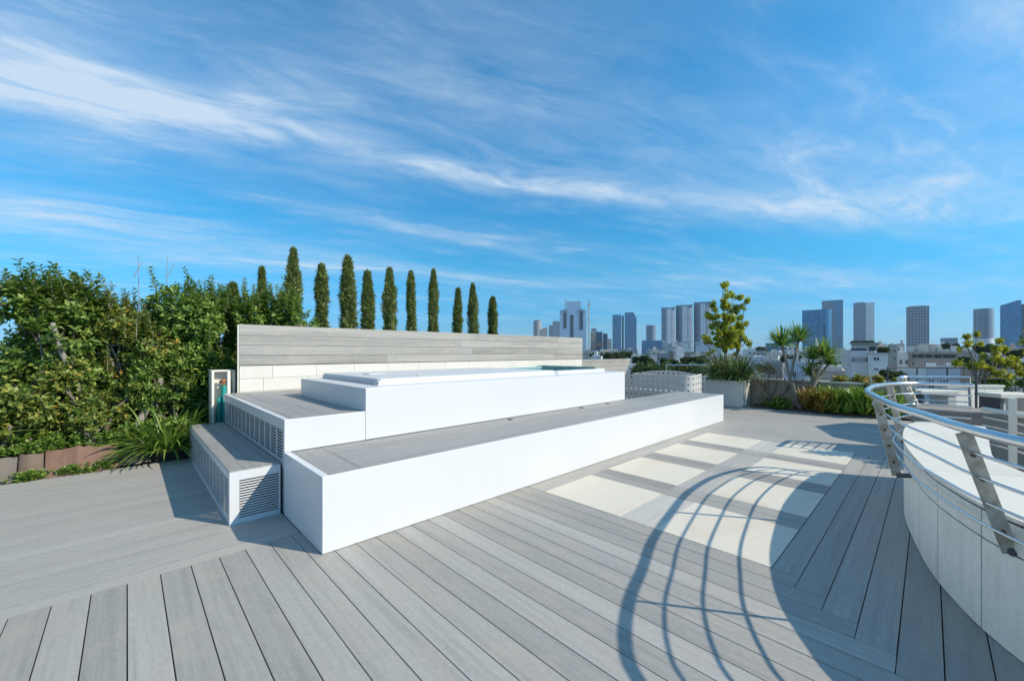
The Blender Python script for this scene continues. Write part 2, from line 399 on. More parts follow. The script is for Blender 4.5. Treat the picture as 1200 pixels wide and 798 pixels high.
# ------------------------------------------------------------------ world, sun, camera
def make_world():
    w = bpy.data.worlds.new('World'); scene.world = w; w.use_nodes = True
    nt = w.node_tree
    for n in list(nt.nodes): nt.nodes.remove(n)
    out = N(nt, 'ShaderNodeOutputWorld'); bg = N(nt, 'ShaderNodeBackground')
    bg.inputs[1].default_value = SKY_STRENGTH
    sky = N(nt, 'ShaderNodeTexSky', sky_type='NISHITA', sun_disc=False)
    sky.sun_elevation = SUN_EL; sky.sun_rotation = math.atan2(SUN_XY[0], SUN_XY[1])
    sky.altitude = 60; sky.air_density = 1.0; sky.dust_density = 0.25; sky.ozone_density = 3.0
    tc = N(nt, 'ShaderNodeTexCoord').outputs['Generated']
    # direction in a frame turned to the terrace heading, projected onto a flat cloud layer
    d = mapping(nt, tc, rot=(0, 0, PI/2 - AZ))
    sp = N(nt, 'ShaderNodeSeparateXYZ'); L(nt, d, sp.inputs[0])
    z = N(nt, 'ShaderNodeMath', operation='MAXIMUM'); L(nt, sp.outputs[2], z.inputs[0]); z.inputs[1].default_value = 0.015
    z2 = N(nt, 'ShaderNodeMath', operation='ADD'); L(nt, z.outputs[0], z2.inputs[0]); z2.inputs[1].default_value = 0.04
    dx = N(nt, 'ShaderNodeMath', operation='DIVIDE'); L(nt, sp.outputs[0], dx.inputs[0]); L(nt, z2.outputs[0], dx.inputs[1])
    dy = N(nt, 'ShaderNodeMath', operation='DIVIDE'); L(nt, sp.outputs[1], dy.inputs[0]); L(nt, z2.outputs[0], dy.inputs[1])
    pc = N(nt, 'ShaderNodeCombineXYZ'); L(nt, dx.outputs[0], pc.inputs[0]); L(nt, dy.outputs[0], pc.inputs[1])
    p = pc.outputs[0]
    wv = N(nt, 'ShaderNodeTexNoise'); wv.inputs['Scale'].default_value = 0.9; wv.inputs['Detail'].default_value = 4; L(nt, p, wv.inputs['Vector'])
    warp = N(nt, 'ShaderNodeVectorMath', operation='MULTIPLY_ADD')
    L(nt, wv.outputs['Color'], warp.inputs[0]); warp.inputs[1].default_value = (0.30, 0.30, 0); L(nt, p, warp.inputs[2])
    pw = N(nt, 'ShaderNodeVectorMath', operation='SUBTRACT'); L(nt, warp.outputs[0], pw.inputs[0]); pw.inputs[1].default_value = (0.15, 0.15, 0)
    pw = pw.outputs[0]
    ang = math.radians(27)
    st = mapping(nt, pw, (0.42, 1.9, 1), (0, 0, 0)) if False else None
    rot = mapping(nt, pw, (1, 1, 1), (0, 0, -ang))
    streak = noise(nt, mapping(nt, rot, (0.6, 1.7, 1)), 1.2, 9, 0.6, 0.3)
    wisp = noise(nt, mapping(nt, rot, (0.8, 2.0, 1), loc=(5, 2, 0)), 2.2, 9, 0.66, 0.5)
    soft = noise(nt, mapping(nt, rot, (0.5, 0.9, 1), loc=(3, 9, 0)), 0.8, 5, 0.5)
    def gauss(r0, f0, ln, wd, a, amp):
        q = mapping(nt, pw, (ln, wd, 1), (0, 0, math.radians(a)), (r0, f0, 0), 'TEXTURE')
        l = N(nt, 'ShaderNodeVectorMath', operation='DOT_PRODUCT'); L(nt, q, l.inputs[0]); L(nt, q, l.inputs[1])
        m1 = N(nt, 'ShaderNodeMath', operation='MULTIPLY'); L(nt, l.outputs['Value'], m1.inputs[0]); m1.inputs[1].default_value = -1
        e = N(nt, 'ShaderNodeMath', operation='EXPONENT'); L(nt, m1.outputs[0], e.inputs[0])
        s = N(nt, 'ShaderNodeMath', operation='MULTIPLY'); L(nt, e.outputs[0], s.inputs[0]); s.inputs[1].default_value = amp
        return s.outputs[0]
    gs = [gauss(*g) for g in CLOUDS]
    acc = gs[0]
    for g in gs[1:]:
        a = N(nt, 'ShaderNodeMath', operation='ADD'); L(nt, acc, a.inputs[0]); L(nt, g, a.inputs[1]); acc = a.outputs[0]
    # mask * (0.35 + wisp) + thin cirrus everywhere
    ws = N(nt, 'ShaderNodeMapRange'); L(nt, wisp, ws.inputs[0]); ws.inputs[1].default_value = 0.30; ws.inputs[2].default_value = 0.72; ws.inputs[3].default_value = 0.15; ws.inputs[4].default_value = 1.35
    f1 = N(nt, 'ShaderNodeMath', operation='MULTIPLY'); L(nt, acc, f1.inputs[0]); L(nt, ws.outputs[0], f1.inputs[1])
    s1 = N(nt, 'ShaderNodeMapRange', interpolation_type='SMOOTHSTEP'); L(nt, streak, s1.inputs[0]); s1.inputs[1].default_value = 0.47; s1.inputs[2].default_value = 0.74; s1.inputs[3].default_value = 0.0; s1.inputs[4].default_value = 0.24
    s2 = N(nt, 'ShaderNodeMapRange', interpolation_type='SMOOTHSTEP'); L(nt, soft, s2.inputs[0]); s2.inputs[1].default_value = 0.38; s2.inputs[2].default_value = 0.75; s2.inputs[3].default_value = 0.02; s2.inputs[4].default_value = 0.24
    a1 = N(nt, 'ShaderNodeMath', operation='ADD'); L(nt, f1.outputs[0], a1.inputs[0]); L(nt, s1.outputs[0], a1.inputs[1])
    w3 = N(nt, 'ShaderNodeMapRange', interpolation_type='SMOOTHSTEP'); L(nt, wisp, w3.inputs[0]); w3.inputs[1].default_value = 0.50; w3.inputs[2].default_value = 0.72; w3.inputs[3].default_value = 0.0; w3.inputs[4].default_value = 1.3
    w4 = N(nt, 'ShaderNodeMath', operation='MULTIPLY'); L(nt, w3.outputs[0], w4.inputs[0]); L(nt, s2.outputs[0], w4.inputs[1])
    w5 = N(nt, 'ShaderNodeMath', operation='ADD'); L(nt, w4.outputs[0], w5.inputs[0]); L(nt, a1.outputs[0], w5.inputs[1])
    w6 = N(nt, 'ShaderNodeMath', operation='MULTIPLY'); L(nt, s2.outputs[0], w6.inputs[0]); w6.inputs[1].default_value = 0.6
    a2 = N(nt, 'ShaderNodeMath', operation='ADD', use_clamp=True); L(nt, w5.outputs[0], a2.inputs[0]); L(nt, w6.outputs[0], a2.inputs[1])
    fade = N(nt, 'ShaderNodeMapRange', interpolation_type='SMOOTHSTEP'); L(nt, sp.outputs[2], fade.inputs[0]); fade.inputs[1].default_value = -0.01; fade.inputs[2].default_value = 0.16; fade.inputs[3].default_value = 0.45; fade.inputs[4].default_value = 1.0
    a3 = N(nt, 'ShaderNodeMath', operation='MULTIPLY', use_clamp=True); L(nt, a2.outputs[0], a3.inputs[0]); L(nt, fade.outputs[0], a3.inputs[1])
    a4 = N(nt, 'ShaderNodeMath', operation='MINIMUM'); L(nt, a3.outputs[0], a4.inputs[0]); a4.inputs[1].default_value = 0.86
    hs = N(nt, 'ShaderNodeHueSaturation'); hs.inputs['Saturation'].default_value = SKY_SAT; hs.inputs['Value'].default_value = SKY_VAL
    L(nt, sky.outputs[0], hs.inputs['Color'])
    grade = ramp(nt, sp.outputs[2], [(0.0, (.19, .39, .78)), (.06, (.16, .43, .68)), (.2, (.125, .62, .77)), (.45, (.08, .76, .98)), (.65, (.06, .78, 1.0))])
    tint = mul(nt, hs.outputs[0], grade)
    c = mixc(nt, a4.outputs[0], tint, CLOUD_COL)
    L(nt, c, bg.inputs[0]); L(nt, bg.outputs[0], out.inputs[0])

SKY_STRENGTH = 0.095; SKY_SAT = 1.0; SKY_VAL = 2.0; CLOUD_COL = (6.6, 7.9, 9.3)
# (right, forward) on the cloud layer, length, width, angle, amount
CLOUDS = [(-1.35, 1.48, 0.66, 0.18, 24, 0.78), (-1.5, 1.35, 0.9, 0.30, 22, 0.26), (-0.35, 1.98, 0.30, 0.09, 20, 0.40), (0.30, 2.22, 0.60, 0.13, 14, 0.72), (0.1, 2.0, 0.8, 0.35, 20, 0.16), (-0.55, 3.0, 0.8, 0.10, 38, 0.40),
          (1.95, 2.45, 0.75, 0.30, 5, 0.62), (1.9, 1.9, 1.2, 0.55, 10, 0.26), (-2.9, 2.5, 0.5, 0.34, 15, 0.75), (-2.6, 3.4, 1.0, 0.5, 15, 0.35), (-1.7, 3.9, 1.0, 0.14, 18, 0.50), (0.1, 4.6, 1.2, 0.30, 10, 0.30),
          (1.5, 1.15, 0.7, 0.20, 30, 0.25), (0.0, 1.3, 0.6, 0.35, 20, 0.18), (3.2, 4.4, 1.8, 0.5, 0, 0.25), (-3.4, -1.6, 2.4, 2.2, 30, 1.3)]  # last entry: unseen cloud bank added behind left to brighten shaded walls
make_world()

sl = bpy.data.lights.new('sun', 'SUN'); sl.energy = 5.0; sl.angle = math.radians(0.5); sl.color = (1.0, 0.895, 0.745)
so = bpy.data.objects.new('sun', sl); link(so)
sd = Vector((SUN_XY[0]*math.cos(SUN_EL), SUN_XY[1]*math.cos(SUN_EL), math.sin(SUN_EL)))
so.rotation_euler = sd.to_track_quat('Z', 'Y').to_euler(); so.location = (6, -8, 12)

cam = bpy.data.cameras.new('camera'); co = bpy.data.objects.new('camera', cam); link(co)
cam.sensor_width = 36; cam.lens = F / 1200 * 36; cam.shift_y = (HZ - 399) / 1200
cam.clip_start = 0.05; cam.clip_end = 20000
co.location = (0, 0, EYE); co.rotation_euler = (PI/2, 0, AZ - PI/2)
scene.camera = co
scene.view_settings.view_transform = 'Standard'; scene.view_settings.look = 'None'
scene.view_settings.exposure = 0.10; scene.view_settings.gamma = 1.0
scene.view_settings.use_curve_mapping = False
scene.render.engine = 'CYCLES'
scene.cycles.max_bounces = 6; scene.cycles.diffuse_bounces = 3; scene.cycles.glossy_bounces = 3
scene.cycles.transmission_bounces = 3; scene.cycles.transparent_max_bounces = 4
scene.cycles.use_denoising = True

# ------------------------------------------------------------------ terrace floor
P_ = 0.151
def board(mb, x0, x1, y0, y1, axis, gap=0.005, z=0.0, th=0.022, tone=1.0):
    g = gap / 2
    if axis == 0: mb.box(x0 + .001, x1 - .001, y0 + g, y1 - g, z - th, z, tone, 0)
    else: mb.box(x0 + g, x1 - g, y0 + .001, y1 - .001, z - th, z, tone, 1)

def build_floor():
    mb = MB(); mb.box(-9, 17.5, -6, 9.6, -0.6, -0.024)
    struct(mb.build('terrace_slab', M['dark']))
    mb = MB()
    # boards running away to the left, ending at a stair of mitres against the boards of the right-hand strip
    for k in range(-40, 20):
        x0, x1 = k * P_, (k + 1) * P_
        hi = 3.365 if x0 < 0.97 else 2.93
        lo = max(-5.0, 0.557 - P_ * (19 - k))
        board(mb, x0, x1, lo, hi, 1)
    for j in range(0, 24):
        y1 = 0.708 - P_ * j
        board(mb, 3.02 - P_ * j, 7.283, y1 - P_, y1, 0, tone=0.96)
    struct(mb.build('deck', M['deck'], bevel=0.0015))
    mb = MB()
    y = 3.368
    while y < 6.74:
        y1 = min(y + P_, 6.775)
        board(mb, -8.5, 0.97, y, y1, 0, gap=0.0012, tone=random.uniform(.97, 1.03))
        y += P_
    struct(mb.build('side_deck', M['deck_left']))
    mb = MB()
    x = 7.285
    while x < 17.2:
        x1 = x + P_
        lo = -5.5
        hi = 2.93 if x1 < 8.74 else (6.8 if x < 11.7 else 0.6)
        board(mb, x, x1, lo, 0.9 if hi > .9 else hi, 1, gap=0.003)
        if hi > .95: board(mb, x, x1, 0.9, hi, 1, gap=0.003)
        x = x1
    struct(mb.build('far_deck', M['deck_far']))
    # strips between the paving squares
    mb = MB()
    rows = [(3.022, 3.815), (4.157, 4.945), (5.30, 6.09), (6.44, 7.275)]
    cols = [(1.838, 2.670), (0.712, 1.512)]
    board(mb, 3.02, 7.282, 2.674, 2.872, 0, gap=0.003, tone=1.08)
    board(mb, 3.02, 7.282, 2.875, 2.94, 0, gap=0.003, tone=1.02)
    for i, (a, b) in enumerate(rows):
        board(mb, a, b, 1.516, 1.834, 0, gap=0.002, tone=1.28)
        if i < 3:
            n = rows[i + 1][0]; w = (n - b) / 2
            for q in range(2):
                for (y0, y1, t) in ((0.71, 1.514, 0.86), (1.518, 1.832, 1.02), (1.836, 2.672, 0.84)):
                    board(mb, b + .003 + q * w, b + .003 + (q + 1) * w - .003, y0, y1, 1, gap=0.003, tone=t)
    struct(mb.build('paving_strips', M['deck']))
    words = {(0,0): 'nearest the white step', (1,0): 'second along beside the white step', (2,0): 'third along beside the white step', (3,0): 'farthest of the row beside the white step',
             (0,1): 'nearest of the outer row, half crossed by railing shadow', (1,1): 'second of the outer row under the railing shadow', (2,1): 'third of the outer row at the bend of the shadow', (3,1): 'farthest of the outer row with leafy shadow'}
    for i, (a, b) in enumerate(rows):
        for j, (c, d) in enumerate(cols):
            mb = MB(); mb.box(a, b, c, d, -0.02, 0.002)
            o = mb.build('paving_slab', M['tile'], bevel=0.002)
            tag(o, 'square cream stone paving slab, ' + words[(i, j)], 'paving slab', 'cream paving slabs set in the deck', 'structure')
build_floor()

# ------------------------------------------------------------------ white platform: side step, front step, middle tier, tub
def slots(mb, fixed, axis, a0, a1, z0, z1, cols, rows, th=0.014, mull=0.032, fill=0.52):
    """a grille sheet with real slots: axis 'y' lies in a plane of constant x, axis 'x' in a plane of constant y"""
    def b(u0, u1, w0, w1):
        if axis == 'y': mb.box(fixed, fixed + th, u0, u1, w0, w1)
        else: mb.box(u0, u1, fixed, fixed + th, w0, w1)
    pit = (z1 - z0) / rows
    cw = (a1 - a0 + mull) / cols
    for c in range(cols):
        u0 = a0 + c * cw; u1 = u0 + cw - mull
        for r in range(rows):
            b(u0, u1, z0 + r * pit, z0 + r * pit + pit * (1 - fill))
        if c < cols - 1: b(u1, u1 + mull, z0, z1)
    return b

def build_platform():
    # side step with grilles
    X0, X1, Y0, Y1, H = 0.594, 0.960, 3.903, 6.755, 0.432
    r = empty('side_step', ((X0+X1)/2, (Y0+Y1)/2, 0), label='low white step with slotted grilles at the left foot of the platform', cat='step')
    c = r.location
    def sh(mb):
        mb.v = [(x - c.x, y - c.y, z) for x, y, z in mb.v]; return mb
    mb = MB()
    mb.box(X0, X0+.014, Y0, Y1, H-.075, H-.004); mb.box(X0, X0+.014, Y0, Y1, 0, .03)
    mb.box(X0, X0+.014, Y0+.0, Y0+.06, .03, H-.075); mb.box(X0, X0+.014, Y1-.05, Y1, .03, H-.075)
    mb.box(X0+.014, X1, Y0, Y0+.014, H-.078, H-.004); mb.box(X0+.014, X1, Y0, Y0+.014, 0, .035)
    mb.box(X0+.014, X0+.066, Y0, Y0+.014, .035, H-.078); mb.box(X1-.012, X1, Y0, Y0+.014, .035, H-.078)
    mb.box(X0+.014, X1, Y1-.014, Y1, 0, H-.004)
    sh(mb).build('casing', M['white'], r)
    mb = MB(); slots(mb, X0+.001, 'y', Y0+.06, Y1-.05, .03, H-.075, 13, 11, .003, .024, .6); sh(mb).build('side_grille', M['white'], r)
    mb = MB(); slots(mb, Y0+.001, 'x', X0+.066, X1-.012, .035, H-.078, 1, 15, .004); sh(mb).build('front_grille', M['white'], r)
    mb = MB(); mb.box(X1-.012, X1-.004, Y0+.02, Y1-.02, .004, H-.03); mb.box(X0+.02, X1-.014, Y1-.03, Y1-.02, .004, H-.03); sh(mb).build('shade_lining', M['dark'], r)  # shade inside the step put in as dark sheets behind the slots
    mb = MB()
    w = (X1 - X0) / 2
    for k in range(2): board(mb, X0+k*w, X0+(k+1)*w, Y0, Y1, 1, gap=.0015, z=H+.004, th=.02)
    sh(mb).build('tread', M['step_top'], r, bevel=.0015)

    # long front step
    X0, X1, Y0, Y1, H = 0.971, 8.75, 2.900, 3.834, 0.537
    r = empty('front_step', ((X0+X1)/2, (Y0+Y1)/2, 0), label='long white step with grey board top along the front of the platform', cat='step')
    c = r.location
    mb = MB(); mb.box(X0, X1, Y0, Y1, 0.004, H-.022); sh(mb)
    t = .022
    m2 = MB(); m2.box(X0, X1, Y0, Y0+t, H-.022, H); m2.box(X0, X0+.05, Y0+t, Y1, H-.022, H); m2.box(X1-t, X1, Y0+t, Y1, H-.022, H)
    sh(m2)
    m3 = MB(); m3.v = mb.v + m2.v
    full = MB(); full.box(X0, X1, Y0, Y1, 0.004, H-.022); full = sh(full)
    # one casing: body with an upstand rim
    bm_ = MB(); bm_.box(X0, X1, Y0, Y0+t, .004, H); bm_.box(X0, X0+.05, Y0+t, Y1, .004, H); bm_.box(X1-t, X1, Y0+t, Y1, .004, H)
    bm_.box(X0+.05, X1-t, Y0+t, Y1, .004, H-.03)
    sh(bm_).build('casing', M['white'], r, bevel=.003)
    mb = MB()
    board(mb, X0+.053, 1.27, Y0+t+.003, Y1, 1, gap=.002, z=H-.004, th=.02, tone=.97)
    n = 6; w = (Y1-Y0-t-.003)/n
    for k in range(n):
        y = Y0+t+.003+k*w
        xs = [1.272, random.uniform(3.2, 5.4), X1-t-.003]
        for a, b in zip(xs, xs[1:]): board(mb, a, b, y, y+w, 0, gap=.0015, z=H-.004, th=.02)
    sh(mb).build('tread', M['step_top'], r)
    for (x, y, w_) in ((3.552, 3.73, 'nearest'), (5.085, 3.735, 'middle'), (5.83, 3.75, 'farthest')):
        m = MB(); m.lathe([(.036, 0), (.040, .004), (.034, .007), (.030, .005)], 20, (0, 0, 0))
        o = m.build('step_light', M['darkmetal']); o.location = (x, y, H-.004)
        l = MB(); l.lathe([(.029, .004), (.02, .0055)], 16); l.build('lens', M['dark'], o)
        tag(o, 'small round recessed step light in the front step, %s of three' % w_, 'step light', 'recessed lights along the front step')

    # middle tier
    X0, X1, Y0, Y1, H = 0.974, 6.56, 3.837, 6.838, 0.818
    r = empty('middle_tier', ((X0+X1)/2, (Y0+Y1)/2, 0), label='raised white tier with slotted side grille and grey board top', cat='platform')
    c = r.location
    mb = MB()
    mb.box(X0, 1.688, Y0, Y0+.02, .537, H)                         # front panel
    mb.box(X0, X0+.045, Y0+.02, Y1, H-.10, H)                      # top band of the side
    mb.box(X0+.012, X0+.03, Y0+.02, Y1, .40, .447); mb.box(X0, X0+.03, Y0+.02, Y0+.055, .40, H-.10)
    mb.box(X0+.012, X0+.03, Y1-.05, Y1, .447, H-.10); mb.box(X0+.012, X0+.03, Y0+.055, Y0+.10, .447, H-.10)
    mb.box(X0+.045, 1.688, Y0+.02, Y1, H-.05, H-.024)
    mb.box(1.688, 6.56, 5.874, Y1, .2, H-.024)
    mb.box(X0+.01, X0+.03, Y0, Y1, 0, .40)
    sh(mb).build('casing', M['white'], r, bevel=.002)
    mb = MB(); slots(mb, X0+.013, 'y', Y0+.10, Y1-.05, .447, H-.103, 13, 10, .003, .03, .6); sh(mb).build('side_grille', M['white'], r)
    mb = MB(); mb.box(X0+.07, X0+.09, Y0+.03, Y1-.01, .05, H-.05); sh(mb).build('shade_backing', M['dark'], r)  # dark sheet stands in for the shaded interior behind the grille
    mb = MB(); x = X0+.047
    for w in (.167, .167, .167, .167):
        board(mb, x, min(x+w, 1.686), Y0+.022, Y1, 1, gap=.004, z=H-.002, th=.02); x += w
    x = 1.69
    while x < 6.5:
        board(mb, x, x+P_, 5.876, Y1, 1, gap=.004, z=H-.002, th=.02); x += P_
    sh(mb).build('tread', M['step_top'], r)

    # hot tub
    X0, X1, Y0, Y1, H = 1.691, 6.53, 3.837, 5.872, 1.042
    r = empty('hot_tub', ((X0+X1)/2, (Y0+Y1)/2, 0), label='white rectangular hot tub surround on top of the platform', cat='hot tub')
    c = r.location
    ox0, ox1, oy0, oy1 = 1.98, 6.30, 4.16, 5.62
    mb = MB()
    mb.box(X0, X1, Y0, oy0, .538, H); mb.box(X0, X1, oy1, Y1, .2, H); mb.box(X0, ox0, oy0, oy1, .2, H); mb.box(ox1, X1, oy0, oy1, .538, H)
    sh(mb).build('surround', M['white'], r, bevel=.003)
    # rounded raised rim round the open end
    def rr(x0, x1, y0, y1, rad, n=7):
        pts = []
        for cx, cy, a in ((x1-rad, y1-rad, 0), (x0+rad, y1-rad, 90), (x0+rad, y0+rad, 180), (x1-rad, y0+rad, 270)):
            for k in range(n+1):
                an = math.radians(a + 90*k/n); pts.append((cx+rad*math.cos(an), cy+rad*math.sin(an)))
        return pts
    ro, ri = rr(4.9, 6.36, 4.10, 5.68, .12), rr(4.97, 6.28, 4.22, 5.60, .10)
    n = len(ro)
    def ring(lo, hi, outer, inner):
        mb = MB()
        vs = [(x, y, lo) for x, y in outer]+[(x, y, hi) for x, y in outer]+[(x, y, hi) for x, y in inner]+[(x, y, lo) for x, y in inner]
        fs = []
        for i in range(n):
            j = (i+1) % n
            fs += [(i, j, n+j, n+i), (n+i, n+j, 2*n+j, 2*n+i), (2*n+i, 2*n+j, 3*n+j, 3*n+i)]
        mb.add(vs, fs); return mb
    sh(ring(H+.001, 1.098, ro, ri)).build('rim', M['white'], r, bevel=.006)
    ri2 = rr(4.99, 6.26, 4.24, 5.58, .10)
    mb = ring(.70, 1.094, ri, ri2); sh(mb).build('shell', M['acrylic'], r)
    mb = MB(); mb.prism(ri2, 1.0, 1.02); sh(mb).build('water', M['water'], r)
    # curved teal headrest on the far end
    mb = MB()
    prof = [(6.10, 5.64), (6.22, 5.62), (6.26, 5.50), (6.26, 4.5), (6.25, 4.30), (6.20, 4.24)]
    path = cr([(x, y, 0) for x, y in prof], 5)
    vs = []
    for i, p in enumerate(path):
        e = min(1, min(i, len(path)-1-i)/3.0); hh = 1.10 + .022*math.sqrt(e)
        vs += [(p.x-.012, p.y, 1.03), (p.x-.012, p.y, hh), (p.x+.012, p.y, hh), (p.x+.012, p.y, 1.03)]
    fs = []
    for i in range(len(path)-1):
        for k in range(4): fs.append((4*i+k, 4*i+4+k, 4*i+4+(k+1) % 4, 4*i+(k+1) % 4))
    mb.add(vs, fs, None, 1, False); sh(mb).build('headrest', M['acrylic'], r)

    # cover lying over the rest of the tub
    X0, X1, Y0, Y1 = 1.93, 4.885, 4.10, 5.80
    r = empty('tub_cover', ((X0+X1)/2, (Y0+Y1)/2, H), label='flat white slatted cover lying over the near part of the hot tub', cat='cover')
    c = r.location
    def sh3(mb):
        mb.v = [(x - c.x, y - c.y, z - c.z) for x, y, z in mb.v]; return mb
    mb = MB(); mb.box(X0+.012, X1, Y0, Y1, H+.001, H+.012); mb.box(X0+.02, X1, Y0, Y1, H+.012, H+.05); mb.box(X0+.03, X1, Y0+.03, Y1-.03, H+.05, H+.068)
    sh3(mb).build('slab', M['white'], r, bevel=0)
    mb = MB()
    for k, (z, x) in enumerate(((H+.014, 0), (H+.032, .008), (H+.050, .02))):
        mb.box(X0+x, X0+.06+x*.3, Y0+.03, Y1-.03, z, z+.012)
    sh3(mb).build('edge_slat', M['white'], r, bevel=.002)
    for q in ((X0+.30, X0+.52, 4.95, 5.15, H+.069, H+.078), (X0+.62, X0+.9, 4.3, 4.36, H+.069, H+.074)):
        mb = MB(); mb.box(*q); sh3(mb).build('handle', M['planter'], r, bevel=.003)
build_platform()

# ------------------------------------------------------------------ walls behind
def build_walls():
    r = empty('screen_wall', (5.25, 6.9, 0), label='long wall of grey planks over cream stone blocks behind the tub', cat='wall')
    c = r.location
    def sh(mb): mb.v = [(x-c.x, y-c.y, z) for x, y, z in mb.v]; return mb
    mb = MB(); mb.box(1.17, 9.32, 6.87, 6.98, 0, 1.785); sh(mb).build('core', M['concrete'], r)
    mb = MB(); z = 0.0; row = 0
    for h in (.215, .215, .215, .18, .19, .187):
        x = 1.16
        first = .42 if row % 2 else .30
        while x < 9.33:
            w = (first if x == 1.16 else .62) ; first = .62
            x1 = min(x+w, 9.33)
            mb.box(x+.002, x1-.002, 6.845, 6.87, z+.002, z+h-.002)
            x = x1
        z += h; row += 1
    sh(mb).build('stone_base', M['block'], r)
    mb = MB()
    for k in range(4):
        z0 = 1.208 + k*.1455
        cuts = [1.152] + sorted(random.uniform(2, 8) for _ in range(2)) + [8.1 if k < 1 else random.choice((7.95, 8.25)), 9.335]
        cuts = sorted(cuts)
        for i, (a, b) in enumerate(zip(cuts, cuts[1:])):
            vs = MB(); w = 1.0 + random.uniform(-.07, .07) + (.10 if a > 7.9 else 0)
            g = .002
            mb.box(a+.001, b-.001, 6.828, 6.868, z0+g, z0+.1455-g, w, 0)
            # uv: run the grain along x using height as v
    sh(mb).build('plank_cladding', M['clad'], r, bevel=.002)
    mb = MB(); mb.box(1.16, 9.33, 6.872, 6.985, 1.787, 1.80); sh(mb).build('top_board', M['clad'], r)
    mb = MB(); mb.box(1.135, 1.150, 6.83, 6.87, .8, 1.79); sh(mb).build('corner_trim', M['cream_paint'], r)

    # lower plank wall carrying on to the right
    r = empty('low_wall', (10.7, 6.9, 0), label='lower grey plank parapet continuing past the end of the tall wall', cat='wall')
    c = r.location
    mb = MB(); n = 5; H = 1.185
    for k in range(n):
        z0, z1 = H*k/n, H*(k+1)/n-.004
        e0 = 11.30+.65*z0; e1 = 11.30+.65*z1
        for a, b, t in ((9.345, 10.4, 1.0), (10.404, None, 1.05)):
            b0 = b or e0; b1 = b or e1
            vs = [(a, 6.86, z0), (b0, 6.86, z0), (b0, 6.93, z0), (a, 6.93, z0), (a, 6.86, z1), (b1, 6.86, z1), (b1, 6.93, z1), (a, 6.93, z1)]
            fs = [(0,3,2,1),(4,5,6,7),(0,1,5,4),(1,2,6,5),(2,3,7,6),(3,0,4,7)]
            uv = [[(vs[q][0]+k*7, vs[q][2]) for q in f] for f in fs]
            mb.add(vs, fs, uv, t*random.uniform(.95, 1.06))
    sh(mb).build('plank_cladding', M['clad'], r)
    mb = MB(); mb.tube([(11.30+.02, 6.895, 0), (11.32+.65*H, 6.895, H)], .012); sh(mb).build('edge_trim', M['darkmetal'], r)
build_walls()

# ------------------------------------------------------------------ perforated metal seat
def perforated(path, zfun, cell=.13, hole=.027, rows=6, z0=0.0):
    """sheet standing on a plan path with round holes"""
    pts = [Vector((p[0], p[1], 0)) for p in path]
    acc = [0.0]
    for a, b in zip(pts, pts[1:]): acc.append(acc[-1]+(b-a).length)
    T = acc[-1]; n = int(T/cell); cs = T/n
    def at(s):
        s = max(0, min(T, s))
        for i in range(len(acc)-1):
            if s <= acc[i+1]+1e-9:
                t = (s-acc[i])/max(1e-9, acc[i+1]-acc[i]); return pts[i].lerp(pts[i+1], t)
        return pts[-1]
    mb = MB()
    for i in range(n):
        h = zfun((i+.5)/n); rz = (h-z0)/rows
        for j in range(rows):
            sc, zc = (i+.5)*cs, z0+(j+.5)*rz
            outer = []; inner = []
            for k in range(8):
                an = PI/8+k*PI/4
                sq = [(1, 1), (-1, 1), (-1, -1), (1, -1)]
                an2 = k*PI/4
                ux, uz = math.cos(an2), math.sin(an2)
                m = max(abs(ux), abs(uz))
                so_, zo = sc+ux/m*cs/2, zc+uz/m*rz/2
                # the top edge follows the profile
                p = at(so_); outer.append((p.x, p.y, zo))
                q = at(sc+ux*hole); inner.append((q.x, q.y, zc+uz*hole))
            vs = outer+inner
            solid = (j == rows-1 and False)
            fs = [(k, (k+1) % 8, 8+(k+1) % 8, 8+k) for k in range(8)]
            mb.add(vs, fs)
    return mb
def build_seat():
    r = empty('garden_seat', (10.0, 4.8, 0), label='white perforated metal garden seat with curved back behind the platform', cat='garden seat')
    c = r.location
    def sh(mb): mb.v = [(x-c.x, y-c.y, z) for x, y, z in mb.v]; return mb
    path = [(9.30, 6.0), (9.30, 4.15)] + [(9.6-.3*math.cos(a), 4.10-.3*math.sin(a)) for a in [PI/2*k/8 for k in range(9)]] + [(9.98, 3.80)]
    o = sh(perforated(path, lambda t: .83+.05*max(0, t-.6)/.4)).build('front_panel', M['perf'], r, weld=True)
    s = o.modifiers.new('thickness', 'SOLIDIFY'); s.thickness = .006
    path = [(10.5+.08*math.sin(t*PI), 5.9-2.0*t) for t in [k/14 for k in range(15)]]
    o = sh(perforated(path, lambda t: .76+.14*math.sin(PI*t)**.7)).build('back_panel', M['perf'], r, weld=True)
    s = o.modifiers.new('thickness', 'SOLIDIFY'); s.thickness = .006
    mb = MB(); mb.box(9.33, 10.46, 4.12, 5.95, .36, .40); sh(mb).build('seat', M['perf'], r, bevel=.006)
    for x, y in ((9.4, 4.2), (9.4, 5.85), (10.4, 4.2), (10.4, 5.85)):
        mb = MB(); mb.tube([(x, y, 0), (x, y, .36)], .02); sh(mb).build('leg', M['perf'], r)
build_seat()

